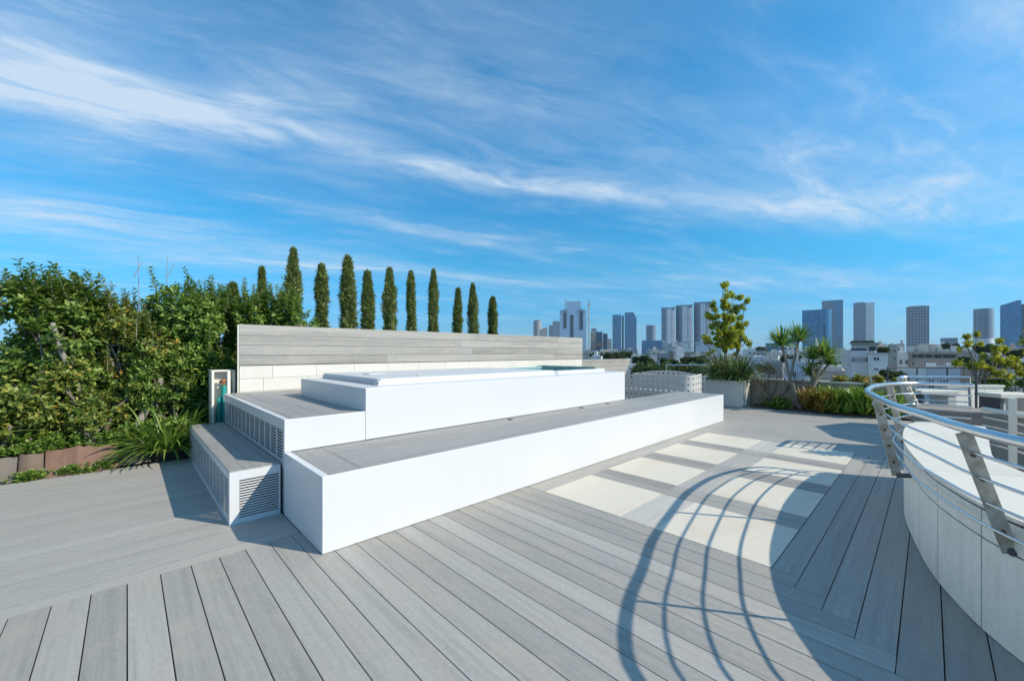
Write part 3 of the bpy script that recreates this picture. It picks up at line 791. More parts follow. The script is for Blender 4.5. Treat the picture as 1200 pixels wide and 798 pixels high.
# ------------------------------------------------------------------ plants
def leaf_arrays(P, D, U, ln, wd, fold=0.25):
    """P base points, D directions, U side hints -> folded leaf faces"""
    D = D/np.linalg.norm(D, axis=1, keepdims=True)
    S = np.cross(D, U); S /= np.maximum(1e-6, np.linalg.norm(S, axis=1, keepdims=True))
    W = np.cross(S, D)
    ln = np.asarray(ln)[:, None]; wd = np.asarray(wd)[:, None]
    a = P; m = P+D*ln*.55
    l = m+S*wd*.5+W*wd*fold; r = m-S*wd*.5+W*wd*fold
    t = P+D*ln-W*ln*.08
    n = len(P)
    V = np.stack([a, r, t, l], 1).reshape(-1, 3)
    b = np.arange(n)*4
    Fc = np.concatenate([np.stack([b, b+1, b+2], 1), np.stack([b, b+2, b+3], 1)])
    return V, Fc

def leaf_object(name, V, Fc, m, parent):
    me = bpy.data.meshes.new(name)
    me.vertices.add(len(V)); me.vertices.foreach_set('co', V.astype(np.float32).ravel())
    me.loops.add(len(Fc)*3); me.loops.foreach_set('vertex_index', Fc.astype(np.int32).ravel())
    me.polygons.add(len(Fc)); me.polygons.foreach_set('loop_start', np.arange(0, len(Fc)*3, 3, dtype=np.int32))
    me.update(calc_edges=True)
    me.materials.append(m)
    return link(bpy.data.objects.new(name, me), parent)

def unit(n):
    v = rng.normal(size=(n, 3)); return v/np.linalg.norm(v, axis=1, keepdims=True)

def rosettes(C, A, k, ln, wd, spread=0.9):
    """k leaves round each shoot tip C with axis A"""
    n = len(C); A = A/np.linalg.norm(A, axis=1, keepdims=True)
    h = unit(n); s = np.cross(A, h); s /= np.linalg.norm(s, axis=1, keepdims=True); w = np.cross(A, s)
    Ps, Ds, Us = [], [], []
    for i in range(k):
        an = 2.4*i+rng.uniform(-.3, .3, n)
        lift = 0.15+0.9*(i/k)
        rad = s*np.cos(an)[:, None]+w*np.sin(an)[:, None]
        Ds.append(rad*spread+A*lift+rng.normal(size=(n, 3))*.12); Ps.append(C-A*(1-i/k)[..., None]*ln*.9 if False else C-A*((1-i/k)*ln*.9)); Us.append(A+rng.normal(size=(n, 3))*.2)
    P, D, U = map(np.concatenate, (Ps, Ds, Us))
    m = len(P)
    return leaf_arrays(P, D, U, ln*rng.uniform(.65, 1.15, m), wd*rng.uniform(.7, 1.15, m))

def lobes_crown(lobes, per, k, ln, wd, squash=1.0, inner=0.35):
    Cs, As = [], []
    for (x, y, z, r) in lobes:
        n = int(per*r*r*4)
        d = unit(n); rad = r*rng.uniform(inner, 1.0, n)**.5
        rad *= 1+.18*np.array([mnoise.noise(Vector((dd[0]*2.3+x*3, dd[1]*2.3, dd[2]*2.3+z))) for dd in d])
        Cs.append(np.array([x, y, z])+d*rad[:, None]*np.array([1, 1, squash]))
        As.append(d+np.array([0, 0, .7])+rng.normal(size=(n, 3))*.3)
    C, A = np.concatenate(Cs), np.concatenate(As)
    return rosettes(C, A, k, ln, wd)

def limb(mb, a, b, r0, r1, wob=.06, n=6):
    a, b = Vector(a), Vector(b); pts = []
    for i in range(n+1):
        t = i/n; p = a.lerp(b, t)
        if 0 < i < n: p = p+Vector((random.uniform(-wob, wob), random.uniform(-wob, wob), random.uniform(-wob, wob)*.5))
        pts.append(p)
    mb.tube(pts, r0, r1, 7)

def shrub(name, base, lobes, per, k, ln, wd, m, label, cat='shrub', group=None, bark='bark', trunk_r=.035, inner=.5, stems=None, sprigs=0):
    """lobes relative to base"""
    r = empty(name, base, label=label, cat=cat, group=group)
    V, Fc = lobes_crown(lobes, per, k, ln, wd, inner=inner)
    mb = MB()
    if sprigs:
        C, A, Ls = [], [], []
        for q in range(sprigs):
            x, y, z, rad = random.choice(lobes)
            a = random.uniform(0, 2*PI); rr_ = rad*random.uniform(.2, 1)
            b = Vector((x+math.cos(a)*rr_, y+math.sin(a)*rr_, z+rad*random.uniform(.3, .8)))
            d = Vector((random.uniform(-.28, .28), random.uniform(-.28, .28), 1)).normalized(); h = random.uniform(.18, .42)
            mb.tube([b, b+d*h], .006, .002, 5)
            for n_ in range(6):
                t = .25+.75*n_/5; C.append(b+d*h*t); A.append(d); Ls.append(1.15-.6*t)
        for lo_, hi_ in ((.5, .8), (.8, 1.2)):
            idx = [i for i, l in enumerate(Ls) if lo_ <= l < hi_]
            if not idx: continue
            V2, F2 = rosettes(np.array([C[i] for i in idx]), np.array([A[i] for i in idx]), 6, ln*(lo_+hi_)/2*1.05, wd*(lo_+hi_)/2*1.1, 1.1)
            Fc = np.concatenate([Fc, F2+len(V)]); V = np.concatenate([V, V2])
    leaf_object('crown', V, Fc, M[m], r)
    for i, (x, y, z, rad) in enumerate(lobes):
        a = (random.uniform(-.08, .08), random.uniform(-.08, .08), 0)
        limb(mb, a, (x, y, z), trunk_r*random.uniform(.6, 1), trunk_r*.25, .06)
        for q in range(4):
            d = Vector((random.uniform(-1, 1), random.uniform(-1, 1), random.uniform(-.2, 1))).normalized()*rad*.8
            limb(mb, (x, y, z), (x+d.x, y+d.y, z+d.z), trunk_r*.3, trunk_r*.1, .03, 4)
    if stems: stems(mb)
    mb.build('trunk', M[bark], r)
    return r

def strap_leaves(mb, n, base_r, ln, wd, droop, up=(0.35, 1.3), seg=6, z0=0.0, az=None):
    for i in range(n):
        a = random.uniform(0, 2*PI) if az is None else random.uniform(*az)
        el = random.uniform(*up); L_ = ln*random.uniform(.65, 1.1); w = wd*random.uniform(.7, 1.1)
        p = Vector((math.cos(a)*base_r*random.random(), math.sin(a)*base_r*random.random(), z0))
        d = Vector((math.cos(a)*math.cos(el), math.sin(a)*math.cos(el), math.sin(el)))
        s = Vector((-math.sin(a), math.cos(a), 0)); tw = random.uniform(-.3, .3)
        vs = []
        for j in range(seg+1):
            t = j/seg
            ww = w*(0.6+.6*t if t < .35 else (1-t)**.75*1.25+.02)*.5
            nrm = s.cross(d).normalized()
            ss = (s+nrm*tw).normalized()
            vs += [p-ss*ww+nrm*ww*.35, p, p+ss*ww+nrm*ww*.35]
            p = p+d*(L_/seg)
            d = (d+Vector((0, 0, -droop*(0.4+t)))).normalized()
        fs = []
        for j in range(seg):
            b = 3*j; fs += [(b, b+1, b+4, b+3), (b+1, b+2, b+5, b+4)]
        mb.add(vs, fs, None, 1.0, True)

def rl(n, cx, cy, cz, sx, sy, sz, r0, r1):
    return [(cx+random.uniform(-sx, sx), cy+random.uniform(-sy, sy), cz+random.uniform(-sz, sz), random.uniform(r0, r1)) for _ in range(n)]

def build_left_bed():
    mb = MB(); mb.box(-9, 1.13, 6.94, 9.5, -.5, .14)
    bmx = mb
    # uneven soil
    vs, fs = [], []
    nx, ny = 60, 22
    for j in range(ny+1):
        for i in range(nx+1):
            x = -9+10.1*i/nx; y = 6.95+2.55*j/ny
            vs.append((x, y, .12+.14*min(1, j/4)+.05*mnoise.noise(Vector((x*2.1, y*2.1, 0)))))
    for j in range(ny):
        for i in range(nx): fs.append((j*(nx+1)+i, j*(nx+1)+i+1, (j+1)*(nx+1)+i+1, (j+1)*(nx+1)+i))
    mb.add(vs, fs, None, 1, True)
    struct(mb.build('planting_bed', M['soil']))
    # the pale garden wall glimpsed behind
    mb = MB(); mb.box(-9, 1.0, 9.0, 9.12, 0, 1.35); o = mb.build('garden_wall', M['block'])
    tag(o, 'pale wall glimpsed through the gaps low in the hedge', 'wall')
    # edging pieces
    def slab(name, x0, x1, h, m, label, yo=0.0, lean=.12):
        n = 14; vs, fs = [], []
        for i in range(n+1):
            t = i/n; x = x0+(x1-x0)*t
            hh = h*(0.82+.06*math.sin(t*PI*.9+.3)+.16*mnoise.noise(Vector((x*6, 1, 0)))+.05*mnoise.noise(Vector((x*23, 5, 0))))
            y = 6.79+yo+.04*math.sin(t*PI)*-1
            wv = .03*mnoise.noise(Vector((x*7, 4, 2)))
            vs += [(x, y+wv, -.0), (x, y+lean*.55+wv, hh*.55), (x, y+lean+wv, hh), (x, y+lean+.05, hh-.01), (x, y+.16, 0)]
        for i in range(n):
            for k in range(5): fs.append((5*i+k, 5*i+5+k, 5*i+5+(k+1) % 5, 5*i+(k+1) % 5))
        fs += [tuple(range(5)), tuple(reversed(range(5*n, 5*n+5)))]
        mb = MB(); mb.add(vs, fs, None, 1, False)
        return tag(mb.build(name, M[m], bevel=.008), label, 'edging', 'terracotta pieces edging the bed')
    slab('edging_stone', -.665, -.08, .335, 'terracotta', 'broad rust brown terracotta edging piece along the planting bed')
    slab('edging_stone', -.86, -.672, .315, 'brownrock', 'narrow cracked terracotta edging piece left of the broad one', .03)
    slab('edging_stone', -1.25, -.868, .31, 'greystone', 'dull grey edging rock at the left end of the bed', .02)
    slab('edging_stone', -.10, .22, .30, 'greystone', 'grey edging rock half hidden behind the strappy plant', .10)
    # ground cover
    n = 2600
    X = rng.uniform(-1.9, .75, n); Y = rng.uniform(6.97, 7.6, n)
    Z = .24+.22*rng.random(n)**1.5+.05*np.sin(X*5)
    V, Fc = rosettes(np.stack([X, Y, Z], 1), np.tile([0, -.25, 1.], (n, 1))+rng.normal(size=(n, 3))*.35, 6, .05, .032)
    o = leaf_object('ground_cover', V, Fc, M['leaf_fresh'], None); tag(o, 'low bright green ground cover behind the edging', 'ground cover', None, 'stuff')
    n = 150
    X = np.concatenate([rng.normal(-.43, .06, n//3), rng.normal(-.77, .06, n//3), rng.normal(-.2, .05, n//4)]); Y = rng.uniform(6.745, 6.79, len(X)); Z = .02+.09*rng.random(len(X))
    V, Fc = rosettes(np.stack([X, Y, Z], 1), np.tile([0, -.4, 1.], (len(X), 1))+rng.normal(size=(len(X), 3))*.35, 6, .04, .026)
    o = leaf_object('weeds', V, Fc, M['leaf_strap'], None); tag(o, 'small weeds growing in the gap before the edging', 'weeds', None, 'stuff')
    # hedge shrubs
    def hedge(x, y, h, w, n, m, label, per=200, k=8, ln=.085, wd=.040, lo=.35, bark='bark', sprigs=90, **kw):
        lobes = rl(int(n*.72), 0, 0, h*.55, w*.8, w*.6, h*.36, .17, .36)
        lobes = [(a, b, min(c, h-.22-.3*random.random()*abs(a)/w), r) for a, b, c, r in lobes]
        lobes += rl(max(3, n//4), 0, 0, h-.28, w*.55, w*.35, .06, .20, .28)
        return shrub('hedge_shrub', (x, y, .2), lobes, per, k, ln, wd, m, label, 'shrub', 'dense shrubs of the hedge', bark, sprigs=sprigs, **kw)
    hedge(-.72, 7.75, 2.02, .52, 24, 'leaf_dark', 'tall dark glossy shrub with pointed shoot tips at the left end', 190, 8, .10, .050, sprigs=130)
    hedge(-2.1, 7.6, 1.45, .70, 20, 'leaf_dark', 'dark dense shrub cut by the left edge of the picture')
    def stem2(mb):
        limb(mb, (0, -.50, .1), (.28, -.42, .80), .048, .040, .012); limb(mb, (.28, -.42, .79), (.15, 0, 1.7), .036, .012, .02)
        limb(mb, (-.25, -.40, .1), (-.55, -.42, .9), .035, .034, .012); limb(mb, (-.55, -.42, .89), (-.70, -.46, 1.55), .034, .024, .012)
    hedge(.05, 7.75, 1.85, .42, 12, 'leaf_mixed', 'loose shrub with yellowing leaves and a pale leaning trunk', 140, 7, .075, .042, bark='bark_pale', stems=stem2)
    hedge(.75, 7.75, 2.10, .42, 14, 'leaf_fresh', 'fresh green shrub between the leaning trunk and the plank wall', 220)
    hedge(1.75, 7.75, 2.10, .48, 15, 'leaf_fresh', 'bright green shrub showing over the left end of the wall', 240, 8, .085, .04)
    hedge(-.25, 8.5, 1.85, .7, 16, 'leaf_dark', 'shadowy shrub deep behind the leaning trunk', 200)
    hedge(1.0, 8.5, 2.05, .7, 16, 'leaf_dark', 'shadowy shrub deep behind the utility cabinet', 220)
    shrub('hedge_shrub', (-.95, 7.15, .2), rl(10, 0, 0, .62, .36, .14, .36, .15, .24), 330, 7, .075, .042, 'leaf_mixed', 'low shrub with broad yellow green leaves above the edging rock', 'shrub', 'dense shrubs of the hedge', inner=.2)
    shrub('hedge_shrub', (-.30, 7.2, .2), rl(11, 0, 0, .66, .40, .14, .36, .14, .24), 330, 7, .065, .036, 'leaf_mixed', 'low branching shrub over the broad terracotta edging', 'shrub', 'dense shrubs of the hedge', inner=.2)
    shrub('hedge_shrub', (.45, 7.4, .2), rl(10, 0, 0, .80, .34, .14, .35, .18, .26), 300, 8, .07, .034, 'leaf_dark', 'dark shrub behind the strappy plant, beside the cabinet', 'shrub', 'dense shrubs of the hedge', inner=.2)
    for (x, y, h, m, lab) in ((-1.5, 7.3, .8, 'leaf_dark', 'low dark filler shrub at the left edge under the hedge'), (-.62, 7.5, .75, 'leaf_dark', 'low dark shrub in the shade left of the leaning trunk'), (.12, 7.55, .7, 'leaf_dark', 'low dark shrub in the shade right of the leaning trunk'), (.78, 7.5, .8, 'leaf_dark', 'low dark shrub in the shade left of the cabinet')):
        shrub('hedge_shrub', (x, y, .2), rl(9, 0, 0, h*.55, .34, .12, h*.35, .16, .25), 230, 7, .08, .036, m, lab, 'shrub', 'dense shrubs of the hedge', inner=.2)
    # dead twigs poking out on top
    for (x, y, h, lab) in ((.07, 7.7, 2.75, 'thin bare twig with a forked tip standing above the hedge'), (.42, 7.8, 2.8, 'thin straight bare twig standing above the hedge')):
        r = MB(); limb(r, (0, 0, 0), (random.uniform(-.05, .05), 0, h-.2), .008, .003, .02, 8); limb(r, (0, 0, h-.5), (.09, 0, h-.28), .005, .003, .01, 3)
        o = r.build('bare_twig', M['bark_pale']); o.location = (x, y, .2); tag(o, lab, 'twig')
    # strappy clump at the step
    r = empty('strappy_plant', (.38, 6.95, .12), label='clump of arching strap leaves spilling over the deck by the step', cat='plant')
    mb = MB(); strap_leaves(mb, 250, .24, .68, .044, .24, (.3, 1.4), 8); mb.build('foliage', M['leaf_strap'], r)
    # broad leaves entering at the left edge
    r = empty('broadleaf_plant', (-1.75, 6.95, .2), label='plant with long broad green leaves reaching in at the left edge', cat='plant')
    mb = MB(); strap_leaves(mb, 14, .1, 1.0, .13, .12, (.45, 1.2), 8, 0.1, (-.5, 1.0)); mb.build('foliage', M['leaf_strap'], r)
    # utility cabinet
    r = empty('utility_cabinet', (.97, 6.98, 0), label='open cream utility cabinet with a teal pipe beside the plank wall', cat='cabinet')
    mb = MB(); mb.box(-.13, -.10, -.12, .14, .2, 1.145); mb.box(.135, .16, -.02, .14, .2, 1.14); mb.box(-.10, .135, .12, .14, .2, 1.13); mb.box(-.10, .135, -.02, .12, 1.12, 1.145)
    mb.build('frame', M['cream_paint'], r, bevel=.004)
    mb = MB(); mb.box(-.01, .03, -.13, -.11, .55, 1.13, M=Matrix.Rotation(.5, 4, 'Z')); mb.build('door', M['cream_paint'], r)
    mb = MB(); mb.tube([(.035, .06, .2), (.035, .06, .92)], .042, n=14); mb.tube([(-.04, .02, .2), (-.02, .03, .75)], .03, n=12); mb.build('pipe', M['teal'], r)
    mb = MB(); mb.tube([(.035, .06, .92), (.035, .06, 1.02)], .016, n=10); mb.tube([(-.02, .05, .98), (.10, .05, .985)], .017, n=10); mb.tube([(.10, .05, .985), (.10, .05, .90)], .014, n=8)
    mb.build('valve', M['rust'], r)
build_left_bed()

def cypress_mesh(h, w, n, seed):
    t = rng.random(n)**.9; z = .12+t*(h-.12)
    prof = w*np.minimum(1, np.minimum((1-t)*[5.5, 3.6, 4.6, 7.0][seed]+.18, 1.15-[.3, .45, .2, .35][seed]*t))*.5
    an = rng.uniform(0, 2*PI, n)
    bump_ = 1+.55*np.array([mnoise.noise(Vector((math.cos(a)*1.7+seed*5, math.sin(a)*1.7, zz*3.6))) for a, zz in zip(an, z)])
    rad = prof*bump_*rng.uniform(.55, 1.02, n)
    C = np.stack([np.cos(an)*rad, np.sin(an)*rad, z], 1)
    A = np.stack([np.cos(an)*.45, np.sin(an)*.45, np.ones(n)*1.1], 1)+rng.normal(size=(n, 3))*.22
    return rosettes(C, A, 5, .075, .022, .5)

def build_cypresses():
    data = [(1.30, 2.60, 'first, almost lost in the hedge'), (1.74, 2.92, 'second, half hidden by the bright shrub'), (2.206, 3.36, 'tall one rising just clear of the hedge'), (2.75, 3.14, 'next to the tall one by the hedge, blunt topped'),
            (3.264, 3.38, 'fifth in the row and thick, taller than both neighbours'), (3.696, 3.12, 'short pointed one left of the middle of the row'), (4.161, 3.26, 'in the middle of the row above the tub cover'),
            (4.728, 3.27, 'just right of the middle of the row'), (5.276, 3.41, 'tallest towards the right of the row'), (5.975, 3.02, 'third from the right end of the row'), (6.548, 3.21, 'second from the right end of the row'), (7.137, 2.91, 'at the right end of the row, the shortest there')]
    protos = []
    for s in range(4):
        V, Fc = cypress_mesh(3.3, [.26, .24, .28, .225][s], 2600, s); protos.append((V, Fc))
    trunk = MB(); trunk.tube([(0, 0, 0), (0, 0, 1.2), (0, 0, 2.8)], .035, .01, 8)
    tm = None
    mes = [None]*4
    for i, (x, h, lab) in enumerate(data):
        s = i % 4
        r = empty('cypress_tree', (x, 8.2+random.uniform(-.05, .05), 0), random.uniform(0, 6), 'slender cypress, '+lab, 'cypress', 'cypresses lined up behind the plank wall')
        sc = h/3.33
        k = random.uniform(.82, 1.16)
        if mes[s] is None:
            o = leaf_object('crown', *protos[s], M['leaf_cypress'], r); mes[s] = o.data
        else: o = link(bpy.data.objects.new('crown', mes[s]), r)
        o.scale = (k, k*random.uniform(.9, 1.1), sc); r.rotation_euler.x = random.uniform(-.018, .018); r.rotation_euler.y = random.uniform(-.018, .018)
        if tm is None: t = trunk.build('trunk', M['bark'], r); tm = t.data
        else: t = link(bpy.data.objects.new('trunk', tm), r)
        t.scale = (1, 1, sc)
        m = MB()
        # trough the tree grows in (behind the wall)
        m.box(-.24, .24, -.24, .24, -.02, .42); m.build('pot', M['planter'], r, bevel=.01)
build_cypresses()

# ------------------------------------------------------------------ far terrace edge: planter, parapet, plants
def build_far_edge():
    # parapet
    mb = MB(); mb.box(12.02, 12.16, .2, 6.75, 0, .66)
    r = empty('parapet_wall', (12.1, 3.2, 0), label='low plastered parapet with pale coping behind the far planting', cat='wall'); c = r.location
    mb.v = [(x-c.x, y-c.y, z) for x, y, z in mb.v]; mb.build('wall', M['concrete'], r)
    mb = MB(); mb.box(-.12, .10, -3.02, 3.56, .662, .705); mb.build('coping', M['cap_stone'], r, bevel=.006)
    mb = MB(); mb.box(11.45, 12.0, .25, 3.15, 0.002, .05); struct(mb.build('far_bed', M['soil']))
    # box planter
    r = empty('box_planter', (11.62, 3.77, 0), label='square pale stone planter at the far end of the platform', cat='planter')
    mb = MB(); mb.box(-.33, -.29, -.48, .48, .0, .66); mb.box(.29, .33, -.48, .48, 0, .66); mb.box(-.29, .29, -.48, -.44, 0, .66); mb.box(-.29, .29, .44, .48, 0, .66); mb.box(-.29, .29, -.44, .44, .5, .58)
    mb.build('box', M['planter'], r, bevel=.006)
    r = empty('spider_plant', (11.62, 3.72, .6), label='bushy variegated strap plant overflowing the square planter', cat='plant')
    mb = MB()
    for k in range(14):
        m = MB(); strap_leaves(m, 60, .12, .78, .040, .30, (.3, 1.45), 7, .08)
        dx, dy = random.uniform(-.2, .2), random.uniform(-.38, .38)
        m.v = [(x+dx, y+dy, z) for x, y, z in m.v]; b = len(mb.v); mb.v += m.v
        mb.f += [tuple(b+q for q in f) for f in m.f]; mb.uv += m.uv; mb.tone += m.tone; mb.smooth += m.smooth
    mb.build('foliage', M['leaf_spider'], r)
    # lemon tree
    D = 11.62*CA+3.72*SA
    r = empty('lemon_tree', (11.62, 3.72, .55), label='small airy lemon tree with yellow green leaves in the square planter', cat='tree')
    b0 = Vector((11.62, 3.72, .55))
    def at(px, py, o=0.0): return ray(px, py, D+o)-b0
    mb = MB(); lobes = []
    ends = [(826, 395, -.1), (832, 372, .1), (843, 392, -.15), (848, 352, 0), (848, 335, .05), (858, 345, .1), (855, 372, -.1), (862, 365, .15), (868, 385, .1), (866, 372, .1), (876, 352, .1), (850, 400, .2), (840, 378, .1), (872, 397, .05), (860, 392, -.2), (852, 358, .12), (838, 362, 0), (846, 382, .15)]
    forks = [at(838, 421), at(850, 415), at(864, 417)]
    for i, f_ in enumerate(forks):
        limb(mb, (0, 0, 0), f_, .035, .026, .03)
    for e in ends:
        p = at(*e); f_ = min(forks, key=lambda q: (q-p).length)
        limb(mb, f_, p, .02, .006, .05, 6)
        lobes.append((p.x, p.y, p.z, random.uniform(.07, .12)))
        for t_ in (.3, .45, .6, .75, .9, 1.05):
            q = f_.lerp(p, t_); lobes.append((q.x+random.uniform(-.16, .16), q.y+random.uniform(-.16, .16), q.z+random.uniform(-.1, .14), random.uniform(.045, .105)))
    mb.build('trunk', M['bark'], r)
    V, Fc = lobes_crown(lobes, 520, 6, .075, .042, inner=.02); leaf_object('crown', V, Fc, M['leaf_citrus'], r)
    # yuccas
    def yucca(px, base_py, heads, label, nl=95, ln=.50, D=None, fork=None):
        d = F*EYE/(base_py-HZ) if D is None else D
        b = ray(px, base_py, d); b.z = 0.03
        r = empty('yucca', b, label=label, cat='yucca', group='yuccas in the far bed')
        mb = MB(); lm = MB()
        fk = ray(fork[0], fork[1], d)-b
        limb(mb, (0, 0, 0), fk, .055, .042, .02)
        for (hx, hy, sz, o) in heads:
            p = ray(hx, hy, d+o)-b
            mid = fk.lerp(p, .5)+Vector((0, 0, .03)); mb.tube(cr([fk, mid, p], 5), .032, .024, 8)
            m = MB(); strap_leaves(m, nl, .03, ln*sz, .058, .05, (-.3, 1.5), 5)
            k = len(lm.v); lm.v += [(x+p.x, y+p.y, z+p.z) for x, y, z in m.v]; lm.f += [tuple(k+q for q in f) for f in m.f]; lm.uv += m.uv; lm.tone += m.tone; lm.smooth += m.smooth
        mb.build('trunk', M['bark_grey'], r); lm.build('foliage', M['leaf_yucca'], r)
    yucca(938, 478, [(916, 404, 1, 0), (936, 399, 1.05, .3)], 'two headed yucca on a single slanting trunk before the parapet', fork=(926, 444), D=9.6)
    yucca(947, 476, [(953, 420, .9, .1), (967, 417, 1, -.1), (951, 438, .75, .2), (972, 425, .8, .25)], 'bushy yucca with several heads on forked stems beside the succulents', 70, .50, fork=(952, 455), D=9.5)
    # bare shrub
    b = ray(903, 474, 10.0); b.z = .03
    r = empty('bare_shrub', b, label='leafless grey shrub with twisted stems between planter and yucca', cat='shrub')
    mb = MB()
    for k in range(9):
        a = Vector((random.uniform(-.12, .12), random.uniform(-.25, .25), 0))
        m1 = Vector((random.uniform(-.3, .3), random.uniform(-.45, .45), random.uniform(.35, .6)))
        limb(mb, a, m1, .018, .012, .06)
        for q in range(4):
            e = m1+Vector((random.uniform(-.25, .25), random.uniform(-.3, .3), random.uniform(.1, .55))); limb(mb, m1, e, .010, .004, .05)
            for z in range(2):
                limb(mb, e, e+Vector((random.uniform(-.15, .15), random.uniform(-.15, .15), random.uniform(-.02, .2))), .005, .002, .03, 3)
    mb.build('stems', M['bark'], r)
    # low plants and succulents
    def low(px, py, d, lobes, per, k, ln, wd, m, label, cat='plant', name='low_plant', group=None):
        b = ray(px, py, d); b.z = .03
        return shrub(name, b, lobes, per, k, ln, wd, m, label, cat, group, trunk_r=.012, inner=.1)
    low(908, 478, 9.9, rl(6, 0, 0, .10, .12, .35, .04, .10, .16), 500, 6, .08, .05, 'leaf_fresh', 'low round leaved green plant at the foot of the bare shrub')
    def tufts(px, py, d, n, sx, sy, ln, wd, m, label, up=(.5, 1.5)):
        b = ray(px, py, d); b.z = .03
        r = empty('succulent', b, label=label, cat='succulent', group='succulents along the far bed')
        mb = MB()
        for k in range(n):
            q = MB(); strap_leaves(q, 13, .03, ln, wd, .03, up, 4)
            dx, dy, dz = random.uniform(-sx, sx), random.uniform(-sy, sy), random.uniform(0, .36)
            z = len(mb.v); mb.v += [(x+dx, y+dy, zz+dz) for x, y, zz in q.v]; mb.f += [tuple(z+w for w in f) for f in q.f]; mb.uv += q.uv; mb.tone += q.tone; mb.smooth += q.smooth
        mb.build('foliage', M[m], r)
    tufts(958, 486, 9.25, 75, .26, .34, .26, .05, 'leaf_red', 'reddish bronze succulent clump at the foot of the bushy yucca')
    tufts(992, 488, 8.95, 130, .26, .55, .30, .06, 'leaf_succ', 'bright green fleshy succulent clump spreading beside the bronze one')
    tufts(1024, 480, 8.7, 70, .26, .4, .28, .055, 'leaf_succ', 'green succulent clump seen through the curved railing')
    # golden hedge behind the parapet
    for (px, py, lab, n) in ((995, 444, 'golden leaved bush hanging over the parapet, left of the pair', 9), (1035, 442, 'golden leaved bush at the parapet beside the railing tip', 9), (1013, 450, 'ochre dry bush low between the two golden bushes', 6)):
        b = ray(px, py, 12.35/(CA+(px-600)/F*SA)); b.z = .2
        shrub('golden_bush', b, rl(n, -.12, 0, .48, .24, .42, .2, .07, .16), 330, 6, .085, .05, 'leaf_gold', lab, 'bush', 'golden bushes along the parapet', inner=.1, trunk_r=.015)
    # yellow leaved tree on the right
    d = 11.0; b = ray(1150, 450, d); b.z = 0
    r = empty('yellow_tree', b, label='sparse yellow leaved tree with dark bare branches right of the railing', cat='tree')
    mb = MB(); lobes = []
    k0 = ray(1148, 444, d)-b
    limb(mb, (0, 0, 0), k0, .04, .03)
    for (px, py, o, s) in ((1134, 394, .2, .8), (1144, 392, .3, .7), (1133, 404, 0, .8), (1123, 425, .1, .9), (1137, 428, .2, 1), (1148, 427, -.1, 1), (1152, 416, .3, .8), (1171, 399, 0, .9), (1176, 408, .2, 1), (1168, 414, .1, .7), (1182, 424, .1, 1.1), (1192, 430, 0, 1), (1170, 438, -.1, 1), (1186, 420, .3, .9), (1160, 432, 0, .8), (1197, 437, .2, .9), (1206, 415, .1, 1)):
        p = ray(px, py, d+o)-b; limb(mb, k0, p, .02, .006, .08)
        lobes.append((p.x, p.y, p.z, .075*s+.025))
        for t_ in (.8,): q = k0.lerp(p, t_); lobes.append((q.x+random.uniform(-.2, .2), q.y+random.uniform(-.2, .2), q.z+random.uniform(-.05, .12), random.uniform(.05, .11)))
    mb.build('trunk', M['bark'], r)
    V, Fc = lobes_crown(lobes, 380, 6, .10, .055, inner=.02); leaf_object('crown', V, Fc, M['leaf_yellow'], r)
    # leafy dark shrub below it
    b = ray(1185, 452, 12.5); b.z = .1
    shrub('leafy_bush', b, rl(10, 0, 0, .35, .35, .6, .15, .16, .26), 330, 7, .09, .045, 'leaf_fresh', 'green bush behind the dark metal railing under the yellow tree', 'bush', trunk_r=.02, inner=.1)
build_far_edge()

